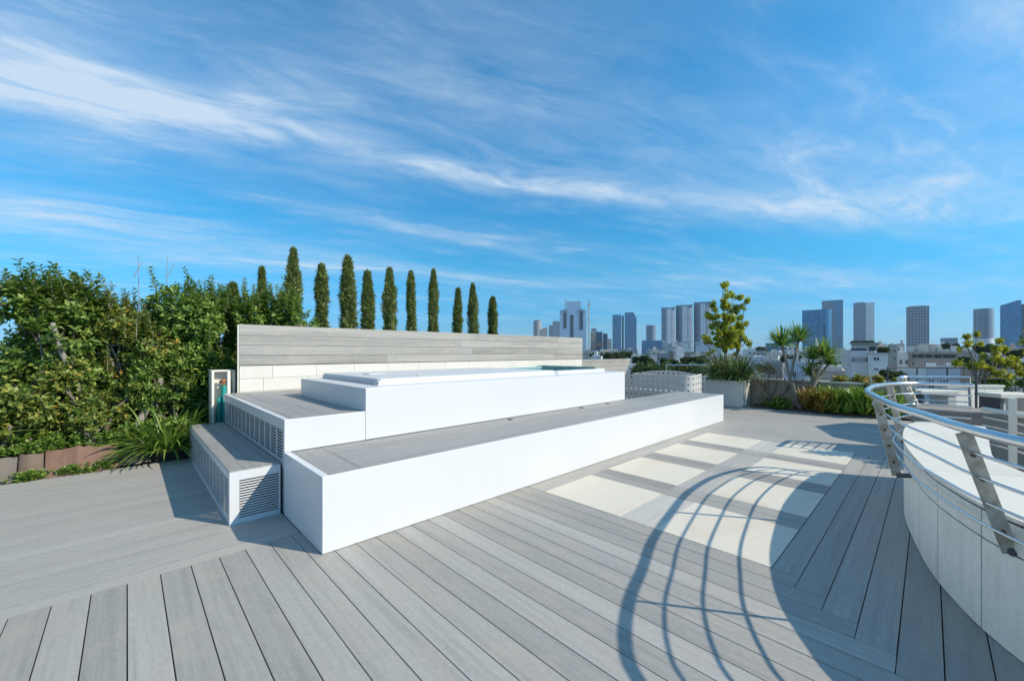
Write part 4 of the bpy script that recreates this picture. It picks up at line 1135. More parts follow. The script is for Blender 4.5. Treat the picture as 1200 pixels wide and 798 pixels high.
# ------------------------------------------------------------------ curved stair parapet and railings
RT = [(2.0,-2.2),(2.03,-1.5),(2.1,-.9),(2.3,-.45),(2.47,-.27),(2.79,-.11),(3.14,0.0),(3.57,.145),(4.18,.28),(4.63,.365),(4.94,.395),(5.47,.39),(5.95,.295),(6.22,.19),(6.38,.02),(6.40,-.32)]
DT = [(2.3,-2.2),(2.33,-1.5),(2.42,-.9),(2.62,-.51),(2.78,-.375),(3.05,-.215),(3.35,-.10),(3.72,0.0),(4.25,.085),(4.66,.135),(4.94,.155),(5.42,.168),(5.85,.155),(6.12,.12),(6.3,.05),(6.36,-.3)]
RH = 1.05
def build_drum():
    n = 8
    fr = cr([(x, y, 0) for x, y in DT], n)
    front = [(p.x, p.y) for p in fr]
    back = [(6.34, -.40), (5.6, -.37), (4.9, -.335), (4.47, -.33), (4.1, -.42), (3.65, -.64), (3.25, -.95), (3.02, -1.35), (2.95, -2.2)]
    backs = [(p.x, p.y) for p in cr([(x, y, 0) for x, y in back], 5)]
    r = empty('stair_parapet', (4.3, 0, 0), label='curved stone clad parapet with flat cream top beside the stair', cat='parapet')
    c = r.location
    def sh(mb): mb.v = [(x-c.x, y-c.y, z) for x, y, z in mb.v]; return mb
    def inset(line, d):
        out = []
        for i, p in enumerate(line):
            a = Vector(line[max(i-1, 0)]); b = Vector(line[min(i+1, len(line)-1)])
            t = (b-a).normalized(); out.append((p[0]+t.y*d, p[1]-t.x*d))
        return out
    inn = inset(front, .016)
    mb = MB(); mb.prism(inset(front, .034)+backs, 0, .606)
    sh(mb).build('core', M['clad_stone'], r)
    mb = MB(); mb.prism(inset(front, .014)+list(reversed(inset(front, .030))), 0.001, .604)
    sh(mb).build('mortar', M['mortar'], r)
    mb = MB(); mb.prism(inset(front, .010)+backs, .606, .616); sh(mb).build('seal', M['dark'], r)
    # cladding panels along the front curve
    acc = [0]
    for a, b in zip(front, front[1:]): acc.append(acc[-1]+math.dist(a, b))
    T = acc[-1]
    def pt(s):
        for i in range(len(acc)-1):
            if s <= acc[i+1]:
                t = (s-acc[i])/(acc[i+1]-acc[i]); return (front[i][0]+(front[i+1][0]-front[i][0])*t, front[i][1]+(front[i+1][1]-front[i][1])*t)
        return front[-1]
    # joints where the photograph shows them
    def s_of(x, y): return min(range(len(front)), key=lambda i: math.dist(front[i], (x, y)))
    js = [0, .62, 1.24] 
    known = [acc[s_of(3.127, -.194)], acc[s_of(3.576, -.04)], acc[s_of(3.95, .04)]]
    js = [known[0]-1.46, known[0]-.97, known[0]-.48]+known
    s = known[-1]
    while s+.47 < T: s += .47; js.append(s)
    js = [0]+[j for j in js if j > .1]+[T]
    mb = MB()
    for a, b in zip(js, js[1:]):
        for z0, z1 in ((.004, .462), (.470, .604)):
            m = max(2, int((b-a)/.05)); line = [pt(a+.005+(b-a-.010)*i/m) for i in range(m+1)]
            ins = inset(line, .013); tn = random.uniform(.95, 1.04)
            vs = []
            for o_, i_ in zip(line, ins): vs += [(*o_, z0), (*o_, z1), (*i_, z1), (*i_, z0)]
            fs = []
            for i in range(m):
                for k in range(4): fs.append((4*i+k, 4*i+(k+1) % 4, 4*i+4+(k+1) % 4, 4*i+4+k))
            fs += [(3, 2, 1, 0), (4*m, 4*m+1, 4*m+2, 4*m+3)]
            mb.add(vs, fs, None, tn)
    sh(mb).build('stone_panels', M['clad_stone'], r)
    # top, in a few slabs
    cut = [0, .30, .47, .63, .80, 1.0]
    mb = MB()
    bl = len(backs)
    rb = list(reversed(backs))
    def along(line, t):
        f = t*(len(line)-1); i = min(int(f), len(line)-2); q = f-i
        return (line[i][0]+(line[i+1][0]-line[i][0])*q, line[i][1]+(line[i+1][1]-line[i][1])*q)
    ov = inset(front, -.006)
    for a, b in zip(cut, cut[1:]):
        m = 16
        A = [along(ov, a+(b-a)*i/m) for i in range(m+1)]; B = [along(rb, a+(b-a)*i/m) for i in range(m, -1, -1)]
        poly = A+B
        cx = sum(p[0] for p in poly)/len(poly); cy = sum(p[1] for p in poly)/len(poly)
        mb.prism([(x+(cx-x)*.004, y+(cy-y)*.004) for x, y in poly], .617, .637)
    sh(mb).build('top_slab', M['cap_stone'], r)

    # main railing
    r = empty('curved_railing', (4.3, .2, .5), label='curved steel tube railing leaning out round the stair parapet', cat='railing')
    c = r.location
    def sh2(mb): mb.v = [(x-c.x, y-c.y, z-c.z) for x, y, z in mb.v]; return mb
    R = cr([(x, y, RH) for x, y in RT], n); D = cr([(x, y, .47) for x, y in DT], n)
    Do = []
    for i, p in enumerate(D):
        t = (D[min(i+1, len(D)-1)]-D[max(i-1, 0)]).normalized(); Do.append(p+Vector((-t.y, t.x, 0))*.035)
    mb = MB(); mb.tube(R, .022, n=14); sh2(mb).build('top_rail', M['steel'], r)
    for f_ in (.19, .39, .60, .82):
        mb = MB(); mb.tube([a.lerp(b, f_) for a, b in zip(R, Do)], .0075, n=8); sh2(mb).build('rail', M['steel'], r)
    def plate(top, bot, tang, w=.058, th=.012):
        top, bot, tang = Vector(top), Vector(bot), Vector(tang).normalized()
        ax = (top-bot).normalized(); s = ax.cross(tang).normalized()
        vs = []
        for p in (bot, top):
            for a, b in ((-1, -1), (1, -1), (1, 1), (-1, 1)): vs.append(p+s*(a*w/2)+tang*(b*th/2))
        mb = MB(); mb.add(vs, [(0,3,2,1),(4,5,6,7),(0,1,5,4),(1,2,6,5),(2,3,7,6),(3,0,4,7)]); return mb
    for idx, bot in ((5, (2.955, -.262, .47)), (8, (4.32, .175, .44)), (12, (5.98, .205, .44)), (2, (2.36, -.88, .47)), (1, (2.27, -1.5, .47))):
        i = idx*n; t = R[i+1]-R[i-1]; top = R[i]-Vector((0, 0, .02))
        o = sh2(plate(top, bot, t)).build('post', M['post'], r, bevel=.002)
        for f_ in (.19, .39, .60, .82):
            q = (R[i]-Vector((0, 0, .02))).lerp(Vector(bot), f_)-c; tt = t.normalized()
            mb = MB(); mb.tube([q-tt*.011, q+tt*.010], .0095, n=10); mb.build('bolt', M['rust_dark'], o)
        b = Vector(bot); dr = D[min(range(len(D)), key=lambda q: (D[q]-b).length)]
        mb = MB(); mb.tube([b-c, Vector((dr.x, dr.y, b.z+.02))-c], .018, n=8); mb.build('bracket', M['darkmetal'], o)
    # landing parapet beyond the stair opening
    r = empty('landing_parapet', (8.0, -.5, 0), label='straight shaded stone parapet across the stair opening', cat='parapet')
    c = r.location
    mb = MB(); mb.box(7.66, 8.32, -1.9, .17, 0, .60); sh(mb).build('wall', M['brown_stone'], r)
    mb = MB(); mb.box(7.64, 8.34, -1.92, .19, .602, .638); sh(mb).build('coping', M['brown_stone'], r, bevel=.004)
    # its short railing
    r = empty('landing_railing', (8.2, 0, .6), label='short straight railing with square top over the far parapet', cat='railing')
    c = r.location
    T2 = [Vector((7.70, .29, 1.03)), Vector((8.28, .27, 1.03)), Vector((8.32, .22, 1.03)), Vector((8.60, -.39, 1.03))]
    B2 = [Vector((7.70, .14, .66)), Vector((8.22, .12, .66)), Vector((8.25, .08, .66)), Vector((8.30, -.39, .66))]
    mb = MB(); mb.tube(T2, .027, n=12); sh2(mb).build('top_rail', M['steel'], r)
    for f_ in (.2, .42, .64, .86):
        mb = MB(); mb.tube([a.lerp(b, f_) for a, b in zip(T2, B2)], .008, n=8); sh2(mb).build('rail', M['steel'], r)
    for i, t in ((0, (1, 0, 0)), (1, (.7, -.7, 0)), (3, (.4, -.9, 0))):
        sh2(plate(T2[i], B2[i]-Vector((0, 0, .03)), t, .06)).build('post', M['post'], r)
    # cream stair gate in the opening
    r = empty('stair_gate', (7.2, -.65, 0), label='cream painted metal rail with slim bars beside the stair opening', cat='railing')
    mb = MB(); mb.box(-.03, .03, -.03, .03, 0, .88); o = mb.build('post', M['cream_paint'], r, bevel=.004)
    g0 = ray(1152, 478, 4.95)-r.location; g1 = ray(1225, 490, 4.15)-r.location; g0.z = g1.z = .70
    dirv = (g1-g0)
    for z, t in ((.70, .026), (.60, .011), (.50, .011), (.40, .011), (.29, .011)):
        mb = MB(); a = Vector((g0.x, g0.y, z)); b = Vector((g1.x, g1.y, z)); mb.tube([a, b], t, n=8); mb.build('top_rail' if z > .65 else 'rail', M['cream_paint'], r)
    mb = MB(); mb.tube([Vector((g1.x, g1.y, 0)), Vector((g1.x, g1.y, .72))], .022, n=8); mb.build('post', M['cream_paint'], r)
    # potted shrub just outside the view whose shadow falls across the deck
    r = shrub('potted_shrub', (7.95, -1.15, .638), rl(7, 0, 0, .75, .2, .3, .2, .12, .2), 260, 6, .10, .04, 'leaf_yellow', 'leafy potted shrub on the stone parapet beside the opening', 'plant', trunk_r=.014, inner=.1)
    mb = MB(); mb.lathe([(.11, 0), (.15, .02), (.17, .24), (.15, .25), (.14, .20)], 20); mb.build('pot', M['terracotta'], r)
build_drum()

def build_lounge():
    # white slab tables and low wall beyond the stair, thin dark guard rail
    a = ray(1080, 478, 9.4); b = ray(1123, 478, 9.4); dirx = (b-a); ang = math.atan2(dirx.y, dirx.x)
    def bench(px0, px1, d, ztop, label, legs=True, depth=.5, name='slab_bench'):
        a = ray(px0, 470, d); b = ray(px1, 470, d); v = b-a; w = v.length; ang = math.atan2(v.y, v.x)
        r = empty(name, ((a.x+b.x)/2, (a.y+b.y)/2, 0), ang, label, 'bench')
        mb = MB(); mb.box(-w/2, w/2, 0, depth, ztop-.09, ztop); mb.build('top', M['cap_stone'], r, bevel=.008)
        mb = MB(); mb.box(w/2-.22, w/2-.02, .03, depth-.03, 0, ztop-.092); mb.build('support', M['planter'], r, bevel=.006)
        mb = MB(); mb.box(-w/2+.05, -w/2+.12, .05, depth-.05, 0, ztop-.092); mb.build('support', M['darkmetal'], r)
    bench(1080, 1124, 9.3, .50, 'white slab bench seen through the short railing')
    bench(1173, 1222, 8.6, .50, 'white slab bench cut by the right edge of the picture')
    a = ray(1110, 470, 10.2); b = ray(1176, 470, 10.2); v = b-a; w = v.length
    r = empty('block_wall', ((a.x+b.x)/2, (a.y+b.y)/2, 0), math.atan2(v.y, v.x), 'pale grey panelled low wall between the two slab benches', 'wall')
    mb = MB()
    for k in range(3): mb.box(-w/2+w*k/3+.004, -w/2+w*(k+1)/3-.004, 0, .14, 0, .50)
    mb.build('panels', M['clad_stone'], r, bevel=.004)
    mb = MB(); mb.box(-w/2-.02, w/2+.02, -.02, .16, .502, .56); mb.build('coping', M['cap_stone'], r)
    # perimeter guard rail
    r = empty('guard_rail', (15, 0, 0), label='thin dark guard rail along the terrace edge in front of the city', cat='railing'); c = r.location
    pts = [ray(1040, 460, 12.2), ray(1110, 460, 12.0), ray(1200, 460, 11.4), ray(1300, 460, 10.8)]
    for z, rr_, x0 in ((.93, .022, 0), (.62, .016, 1)):
        mb = MB(); mb.tube([Vector((p.x-c.x, p.y-c.y, z)) for p in pts[x0:]], rr_, n=8); mb.build('rail', M['darkmetal'], r)
    for k in range(7):
        t = k/6*2.999; i = int(t); p = pts[i].lerp(pts[min(i+1, 3)], t-i)
        mb = MB(); mb.tube([Vector((p.x-c.x, p.y-c.y, 0)), Vector((p.x-c.x, p.y-c.y, .93))], .018, n=8); mb.build('post', M['darkmetal'], r)
    mb = MB(); mb.tube([(0, 0, 0), (0, 0, .98)], .022, n=10); mb.lathe([(.07, 0), (.07, .02), (.03, .03)], 16); o = mb.build('bollard_pole', M['darkmetal']); p = ray(1144, 480, 8.9); o.location = (p.x, p.y, 0)
    tag(o, 'dark slim pole standing between the slab benches', 'pole')
    # horizontal steel handrail past the perforated seat
    r = empty('edge_handrail', (13, 5.5, 0), label='pale horizontal handrail beyond the perforated seat', cat='railing'); c = r.location
    a = ray(781, 428, 16.5); b = ray(842, 427.5, 15.5)
    mb = MB(); mb.tube([a-c, b-c], .03, n=8); mb.build('rail', M['steel'], r)
    for q in (a, b):
        mb = MB(); mb.tube([q-c, Vector((q.x-c.x, q.y-c.y, -.3))], .025, n=8); mb.build('post', M['steel'], r)
    mb = MB(); mb.box(12.2, 17.4, 3.2, 8.5, -.5, -.3); o = struct(mb.build('lower_roof', M['concrete']))
build_lounge()

def build_parasol():
    # stands just outside the right edge; its canopy throws the rounded shadow on the far deck
    r = empty('parasol', (11.02, -2.78, 0), label='open parasol beyond the right edge throwing a rounded shadow on the deck', cat='parasol')
    mb = MB(); mb.lathe([(.28, 0), (.28, .06), (.05, .08), (.03, .09)], 20); mb.build('base', M['planter'], r)
    mb = MB(); mb.tube([(0, 0, .08), (0, 0, 2.75)], .024, n=12); mb.build('pole', M['steel'], r)
    n = 8; vs = [(0, 0, 2.75)]+[(1.42*math.cos(PI/2+2*PI*k/n), 1.42*math.sin(PI/2+2*PI*k/n), 2.34) for k in range(n)]
    mb = MB(); mb.add(vs, [(0, 1+k, 1+(k+1) % n) for k in range(n)]); o = mb.build('canopy', M['cream_paint'], r)
    s_ = o.modifiers.new('thickness', 'SOLIDIFY'); s_.thickness = .004
    for k in range(n):
        mb = MB(); mb.tube([(0, 0, 2.72), (1.40*math.cos(PI/2+2*PI*k/n), 1.40*math.sin(PI/2+2*PI*k/n), 2.32)], .008, n=6); mb.build('rib', M['steel'], r)
build_parasol()

# ------------------------------------------------------------------ city
GZ = -18.0
def build_ground():
    m, nt, b, out = mat('city_ground')
    tc = N(nt, 'ShaderNodeTexCoord').outputs['Object']
    n1 = noise(nt, tc, .012, 6, .65); n2 = noise(nt, tc, .15, 4)
    c = ramp(nt, n1, [(.35, (.05, .07, .035)), (.5, (.16, .155, .14)), (.65, (.24, .23, .21))])
    L(nt, mul(nt, c, ramp(nt, n2, [(.3, (.7,)*3), (.7, (1.15,)*3)])), b.inputs['Base Color']); b.inputs['Roughness'].default_value = .9
    mb = MB(); n = 64
    mb.add([(math.cos(2*PI*k/n)*4000, math.sin(2*PI*k/n)*4000, GZ) for k in range(n)], [tuple(range(n))])
    struct(mb.build('ground', m))
build_ground()

def frame(px0, px1, d):
    """base frame square to the sight line: centre, unit right, unit away, width"""
    a0, a1 = math.atan((px0-600)/F), math.atan((px1-600)/F); am = (a0+a1)/2
    dist = d/math.cos(am); w = 2*dist*math.tan((a1-a0)/2)
    th = AZ-am
    return Vector((math.cos(th)*dist, math.sin(th)*dist, GZ)), th-PI/2, w, d
def ztop(py, d): return EYE+(HZ-py)*d/F

FAC = {
 'grey': facade('tower_grey', (.40, .40, .41), (.10, .13, .18), 3.4, 3.4, .6, .5),
 'paleblue': facade('tower_pale_blue', (.46, .58, .72), (.28, .42, .57), 4, 2.2, .8, .72, .3, .15),
 'blue': facade('tower_blue', (.15, .25, .38), (.11, .23, .36), 3.8, 1.8, .85, .8, .45, .1),
 'deepblue': facade('tower_deep_blue', (.07, .23, .40), (.04, .19, .36), 3.8, 2.4, .9, .85, .4, .08),
 'navy': facade('tower_navy', (.05, .09, .16), (.03, .07, .14), 3.8, 2.0, .85, .8, .4, .1),
 'white': facade('tower_white', (.78, .79, .80), (.34, .39, .46), 3.3, 3.6, .5, .5),
 'stripe': facade('tower_striped', (.33, .39, .47), (.09, .14, .22), 3.3, 60, 1.0, .55),
 'grid': facade('tower_grid', (.34, .36, .40), (.06, .09, .15), 7.0, 5.5, .72, .62),
 'beige': facade('tower_beige', (.46, .40, .34), (.16, .15, .16), 3.4, 4.2, .5, .45),
 'slate': facade('tower_slate', (.24, .30, .38), (.15, .20, .28), 3.6, 2.6, .75, .6, .2),
 'painted_lit': facade('tower_painted_lit', (.78, .78, .78), (.62, .64, .67), 3.5, 2.5, .7, .4),
 'teal': facade('tower_teal', (.10, .22, .30), (.07, .20, .30), 4, 3, .85, .8, .3, .12),
}
M['slot'] = plain_mat('tower_dark_strip', (.05, .06, .09), .4)

def tower(name, label, px0, px1, py, d, m, shape='box', dep=28, yaw=0.0, top=None, extra=None, group='skyscrapers on the horizon', cat='tower'):
    base, rz, w, d = frame(px0, px1, d)
    H = ztop(py, d)-GZ
    r = empty(name, base, rz+yaw, label, cat, group)
    mb = MB()
    if shape == 'box': mb.box(-w/2, w/2, 0, dep, 0, H)
    elif shape == 'round':
        mb.prism([(w/2*math.cos(2*PI*k/32), dep/2+dep/2*math.sin(2*PI*k/32)) for k in range(32)], 0, H)
    elif shape == 'bow':      # bowed front
        pts = [(-w/2+w*k/14, 10*(abs(k/7-1)**2)) for k in range(15)]+[(w/2, dep), (-w/2, dep)]
        mb.prism(pts, 0, H)
    elif shape == 'slant':    # roof falls to the right
        pts = [(-w/2, H), (w/2-w*.28, H), (w/2, H*.86), (w/2, 0), (-w/2, 0)]
        n = 5; vs = [(x, 0, z) for x, z in pts]+[(x, dep, z) for x, z in pts]
        mb.add(vs, [tuple(range(n-1, -1, -1)), tuple(range(n, 2*n))]+[(i, (i+1) % n, n+(i+1) % n, n+i) for i in range(n)])
    elif shape == 'rise':     # roof rises to the right
        pts = [(-w/2, H*.93), (-w/2+w*.25, H*.95), (-w/2+w*.8, H), (w/2, H), (w/2, 0), (-w/2, 0)]
        n = 6; vs = [(x, 0, z) for x, z in pts]+[(x, dep, z) for x, z in pts]
        mb.add(vs, [tuple(range(n-1, -1, -1)), tuple(range(n, 2*n))]+[(i, (i+1) % n, n+(i+1) % n, n+i) for i in range(n)])
    elif shape == 'rounded':  # rounded right corner
        R_ = w*.3
        pts = [(-w/2, 0), (w/2-R_, 0)]+[(w/2-R_+R_*math.sin(PI/2*k/8), R_-R_*math.cos(PI/2*k/8)) for k in range(1, 9)]+[(w/2, dep), (-w/2, dep)]
        mb.prism(pts, 0, H)
    mb.build('body', FAC[m], r)
    if top:
        mb = MB(); mb.box(-w*.36, w*.36, dep*.15, dep*.8, H, H+top); mb.build('plant_room', FAC['slate'], r)
    if extra: extra(r, w, H, dep, d)
    return r

def build_towers():
    D1 = 1500
    tower('round_tower', 'grey round tower at the left end of the skyline', 625, 634.5, 376, 1700, 'grey', 'round', 30, top=4)
    tower('wedge_tower', 'low grey tower with slanting roof against the round tower', 632, 641.5, 384, 1600, 'grey', 'rise', 24)
    tower('slab_tower', 'narrow dark slab tower left of the dark one beside the big blue tower', 643.2, 648, 381, 1750, 'slate')
    tower('slab_tower', 'dark slab tower close against the left of the big blue tower', 647.5, 656.5, 377, 1700, 'slate', top=3)
    def big(r, w, H, dep, d):
        u = d/F
        m = MB(); m.box(-w*.24, w*.30, 4, dep, H-.1, H+10.5*u); m.build('crown', FAC['paleblue'], r)
        m = MB(); m.box(-w*.30, -w*.27, 6, 9, H, H+13*u); m.build('mast', M['post'], r)
        for x0, x1, z0, z1 in ((-.36, -.24, .62, .95), (.25, .38, .58, .97), (-.10, .02, .12, .90)):  # dark strips paint vertical bands of shade onto the front
            m = MB(); m.box(w*x0, w*x1, -.6, 1, H*z0, H*z1); m.build('shade_strip', M['slot'], r)
        for x0, x1 in ((-.40, -.20), (.20, .40)):
            m = MB(); m.box(w*x0, w*x1, -1.2, 2, H-1.5*u, H+.8*u); m.build('ledge', FAC['slate'], r)
    tower('big_blue_tower', 'tallest pale blue glass tower with stepped crown and painted dark shade strips', 656, 687, 363.5, 1400, 'paleblue', 'box', 36, extra=big)
    # crane
    base, rz, w, d = frame(688.5, 691, 1350); H = ztop(357, d)-GZ; u = d/F
    r = empty('tower_crane', base, rz, 'slim tower crane standing against the right side of the big blue tower', 'crane')
    m = MB(); m.box(-w*.35, w*.35, 0, w*.7, 0, H); m.build('mast', M['cream_paint'], r)
    m = MB(); m.box(-2.2*u, 3.4*u, 0, w*.5, H, H+.7*u); m.box(-.4*u, .4*u, 0, w*.4, H+.7*u, H+5*u); m.build('jib', M['post'], r)
    m = MB(); m.box(-.8*u, .9*u, -1, w, H*.72, H*.74); m.build('cab', M['post'], r)
    tower('stone_tower', 'beige concrete tower under construction beside the crane', 692, 700, 388, 1250, 'beige', 'box', 22, top=9)
    tower('dark_block', 'dark glass block with an orange construction floor', 698.5, 706, 389, 1200, 'navy', 'box', 22, extra=lambda r, w, H, dep, d: (lambda m: (m.box(-w/2, w/2*1.4, -1, 0, H*.5, H*.58), m.build('construction_floor', M['rust'], r)))(MB()))
    tower('dark_block', 'narrower dark glass block right of the construction floor', 706.5, 712, 391, 1220, 'navy', 'box', 22)
    tower('stone_tower', 'small pinkish block at the foot of the dark glass blocks', 711.5, 716.5, 397, 1150, 'beige', 'box', 22)
    tower('twin_tower', 'left dark blue tower of the twin pair', 717.7, 728, 369, 1500, 'blue', 'box', 30)
    tower('link_tower', 'narrow strip tower between the twin towers', 728.7, 731, 370, 1530, 'navy', 'box', 12)
    tower('twin_tower', 'right dark blue tower of the twin pair, with sloping shoulder', 732, 746, 366, 1480, 'blue', 'slant', 30)
    tower('short_tower', 'short slate tower standing alone right of the twin towers', 757, 769, 381, 1600, 'slate', 'round', 30)
    def bright(r, w, H, dep, d):
        m = MB(); m.prism([(-w*.13+w*.26*k/6, -1.5+10*((k/6*.26-.13)*2)**2) for k in range(7)]+[(w*.13, 4), (-w*.13, 4)], 0, H*.985); m.build('pale_strip', FAC['white'], r)  # paler strip down the middle of the bowed front
        m = MB(); m.box(-w*.5, w*.5, 3, dep, H-.05, H+1.2*d/F); m.build('roof_band', FAC['slate'], r)
    for x0, x1, y, t in ((775, 791.5, 361.5, 'left and lowest'), (792, 812, 358.5, 'middle'), (813, 834, 355, 'right and tallest')):
        tower('striped_tower', 'white and blue banded residential tower, %s of the row of three' % t, x0, x1, y, 1100, 'stripe', 'bow', 30, extra=bright, group='three banded residential towers')
    tower('glass_tower', 'bright blue glass office block with rounded right corner', 940, 975, 363, 900, 'deepblue', 'rounded', 34, extra=lambda r, w, H, dep, d: (lambda m: (m.box(w*.06, w*.08, -.4, 0, 0, H), m.box(w*.22, w*.27, -.4, .4, 0, H*.72), m.build('fin', M['slot'], r)))(MB()))
    tower('slant_tower', 'dark tower with slanting glass face behind the blue office block', 963, 988, 352, 1150, 'slate', 'box', 30, extra=lambda r, w, H, dep, d: (lambda m: (m.add([(w*.0, -.8, H*1.0), (w*.5, -.8, H*1.0), (w*.5, -.8, 0), (w*.42, -.8, 0), (w*.0, 0, H), (w*.5, 0, H), (w*.5, 0, 0), (w*.42, 0, 0)], [(0, 3, 2, 1), (0, 1, 5, 4), (1, 2, 6, 5), (3, 0, 4, 7)]), m.build('slanting_face', FAC['blue'], r)))(MB()))
    tower('slender_tower', 'slender tower with dark front and side painted pale for sunlight', 1000, 1014.5, 355, 1300, 'slate', 'box', 24, extra=lambda r, w, H, dep, d: (lambda m: (m.box(w/2, w/2+7.5*d/F, 2, dep, 0, H-.5), m.build('painted_sunlit_side', FAC['painted_lit'], r)))(MB()), top=2)  # sunlight on the right side painted in as a paler facade
    tower('grid_tower', 'grey tower with a strong grid of windows, alone on the right', 1062, 1089, 359, 1000, 'grid', 'box', 26, top=1.5)
    tower('short_tower', 'low blue grey office block between the grid tower and round tower', 1102, 1122.5, 396, 1100, 'slate', 'box', 26)
    def r_top(r, w, H, dep, d):
        m = MB(); m.prism([(w/2*.96*math.cos(2*PI*k/32), dep/2+dep/2*.96*math.sin(2*PI*k/32)) for k in range(32)], H-.1, H+2.2*d/F*.5); m.build('crown', FAC['slate'], r)
        m = MB(); m.prism([(w/2*1.02*math.cos(2*PI*k/32), dep/2+dep/2*1.03*math.sin(2*PI*k/32)) for k in range(32)], 0, H*.42); m.build('podium', FAC['white'], r)
    tower('round_tower', 'broad rounded grey blue tower behind the yellow tree', 1140, 1165.5, 362.5, 1000, 'slate', 'round', 50, extra=r_top)
    tower('glass_tower', 'deep blue glass tower with rising roof at the right edge', 1172, 1197, 352.5, 850, 'deepblue', 'rise', 30)
    tower('glass_tower', 'navy glass tower cut by the right edge of the picture', 1196.5, 1215, 356, 900, 'navy', 'box', 30)
    tower('far_block', 'hazy teal block far off behind the two headed yucca', 897, 912, 402, 1000, 'teal', 'box', 22, group='low far blocks')
    tower('far_block', 'dark teal block seen between the yucca heads', 908, 936, 397.5, 950, 'teal', 'box', 22, group='low far blocks')
    tower('far_block', 'low blue glass block under the short slate tower', 752, 776, 399, 700, 'blue', 'box', 22, group='low far blocks')
build_towers()

WM = {}
def wall_m(n, c): WM[n] = plain_mat('house_'+n, c, .8, .08, .35)
wall_m('white', (.66, .66, .65)); wall_m('cream', (.56, .53, .47)); wall_m('grey', (.36, .36, .36)); wall_m('brown', (.32, .285, .25)); wall_m('pink', (.46, .37, .32)); wall_m('green', (.34, .37, .33)); wall_m('blue', (.46, .52, .60)); wall_m('dark', (.16, .17, .18))
M['window'] = plain_mat('window_glass', (.045, .06, .08), .12, .3, .8)
M['rooftop'] = plain_mat('flat_roof', (.42, .41, .40), .9, .15, .6)
M['shutter'] = plain_mat('shutter', (.62, .62, .60), .7)
win_meshes = {}
def win_obj(w, h, parent, x, y, z):
    k = (round(w, 1), round(h, 1))
    if k not in win_meshes:
        mb = MB(); mb.box(-w/2, w/2, -.03, .05, -h/2, h/2); o = mb.build('window', M['window'], parent)
        fr = MB(); t = .09
        fr.box(-w/2-t, w/2+t, -.08, .02, -h/2-t, -h/2); fr.box(-w/2-t, w/2+t, -.08, .02, h/2, h/2+t); fr.box(-w/2-t, -w/2, -.08, .02, -h/2, h/2); fr.box(w/2, w/2+t, -.08, .02, -h/2, h/2); fr.box(-.04, .04, -.07, .02, -h/2, h/2)
        f = fr.build('frame', M['shutter'], o)
        win_meshes[k] = (o.data, f.data)
    else:
        o = link(bpy.data.objects.new('window', win_meshes[k][0]), parent)
        link(bpy.data.objects.new('frame', win_meshes[k][1]), o)
    o.location = (x, y, z); return o

def house(px0, px1, py, d, m, label, dep=10, yaw=0.0, rows=2, cols=3, hut=True, tank=True, name='apartment_block', group='pale city blocks below the terrace', overhang=0, skip=0.25, wins=True):
    base, rz, w, d = frame(px0, px1, d); H = ztop(py, d)-GZ
    r = empty(name, base, rz+yaw, label, 'building', group)
    mb = MB(); mb.box(-w/2, w/2, 0, dep, 0, H-.9); mb.build('wall', WM[m], r)
    mb = MB(); t = .22
    mb.box(-w/2-.05, w/2+.05, -.05, t, H-.898, H); mb.box(-w/2-.05, w/2+.05, dep-t, dep+.05, H-.898, H); mb.box(-w/2-.05, -w/2+t, t, dep-t, H-.898, H); mb.box(w/2-t, w/2+.05, t, dep-t, H-.898, H)
    mb.build('parapet', WM[m], r)
    mb = MB(); mb.box(-w/2+t, w/2-t, t, dep-t, H-.9, H-.75); mb.build('roof', M['rooftop'], r)
    if hut:
        hw = w*random.uniform(.22, .4); x = random.uniform(-w*.25, w*.25)
        mb = MB(); mb.box(x-hw/2, x+hw/2, dep*.35, dep*.75, H-.75, H+random.uniform(1.2, 2.2)); mb.build('stair_hut', WM[random.choice(('white', 'cream', m))], r)
    if tank:
        for q in range(random.choice((1, 2, 3))):
            x = random.uniform(-w*.4, w*.4); y = random.uniform(1, dep*.6)
            mb = MB(); mb.tube([(x-.55, y, H+.25), (x+.55, y, H+.25)], .28, n=10); mb.box(x-.5, x+.5, y-.2, y+.2, H-.75, H+.05); mb.build('water_tank', M['shutter'], r)
    if wins:
        ww = min(1.9, w/(cols+.5)*.62)
        for i in range(rows):
            for j in range(cols):
                if random.random() < skip: continue
                win_obj(ww, 1.3, r, -w/2+w*(j+.5)/cols, -.02, H-2.6-3.1*i)
        for i in range(rows):   # windows on the flank that shows
            sgn = 1 if px0 > 600 else -1
            for j in range(2):
                o = win_obj(1.3, 1.3, r, -sgn*w/2-sgn*.02, dep*(.3+.4*j), H-2.6-3.1*i); o.rotation_euler = (0, 0, -sgn*PI/2)
    if overhang:
        mb = MB(); mb.box(-w/2-.3, w/2+.3, -1.0, -.06, H-3.6, H-3.35); mb.box(-w/2-.3, w/2+.3, -1.0, -.9, H-3.35, H-2.6); mb.build('balcony', WM['white'], r)
    return r

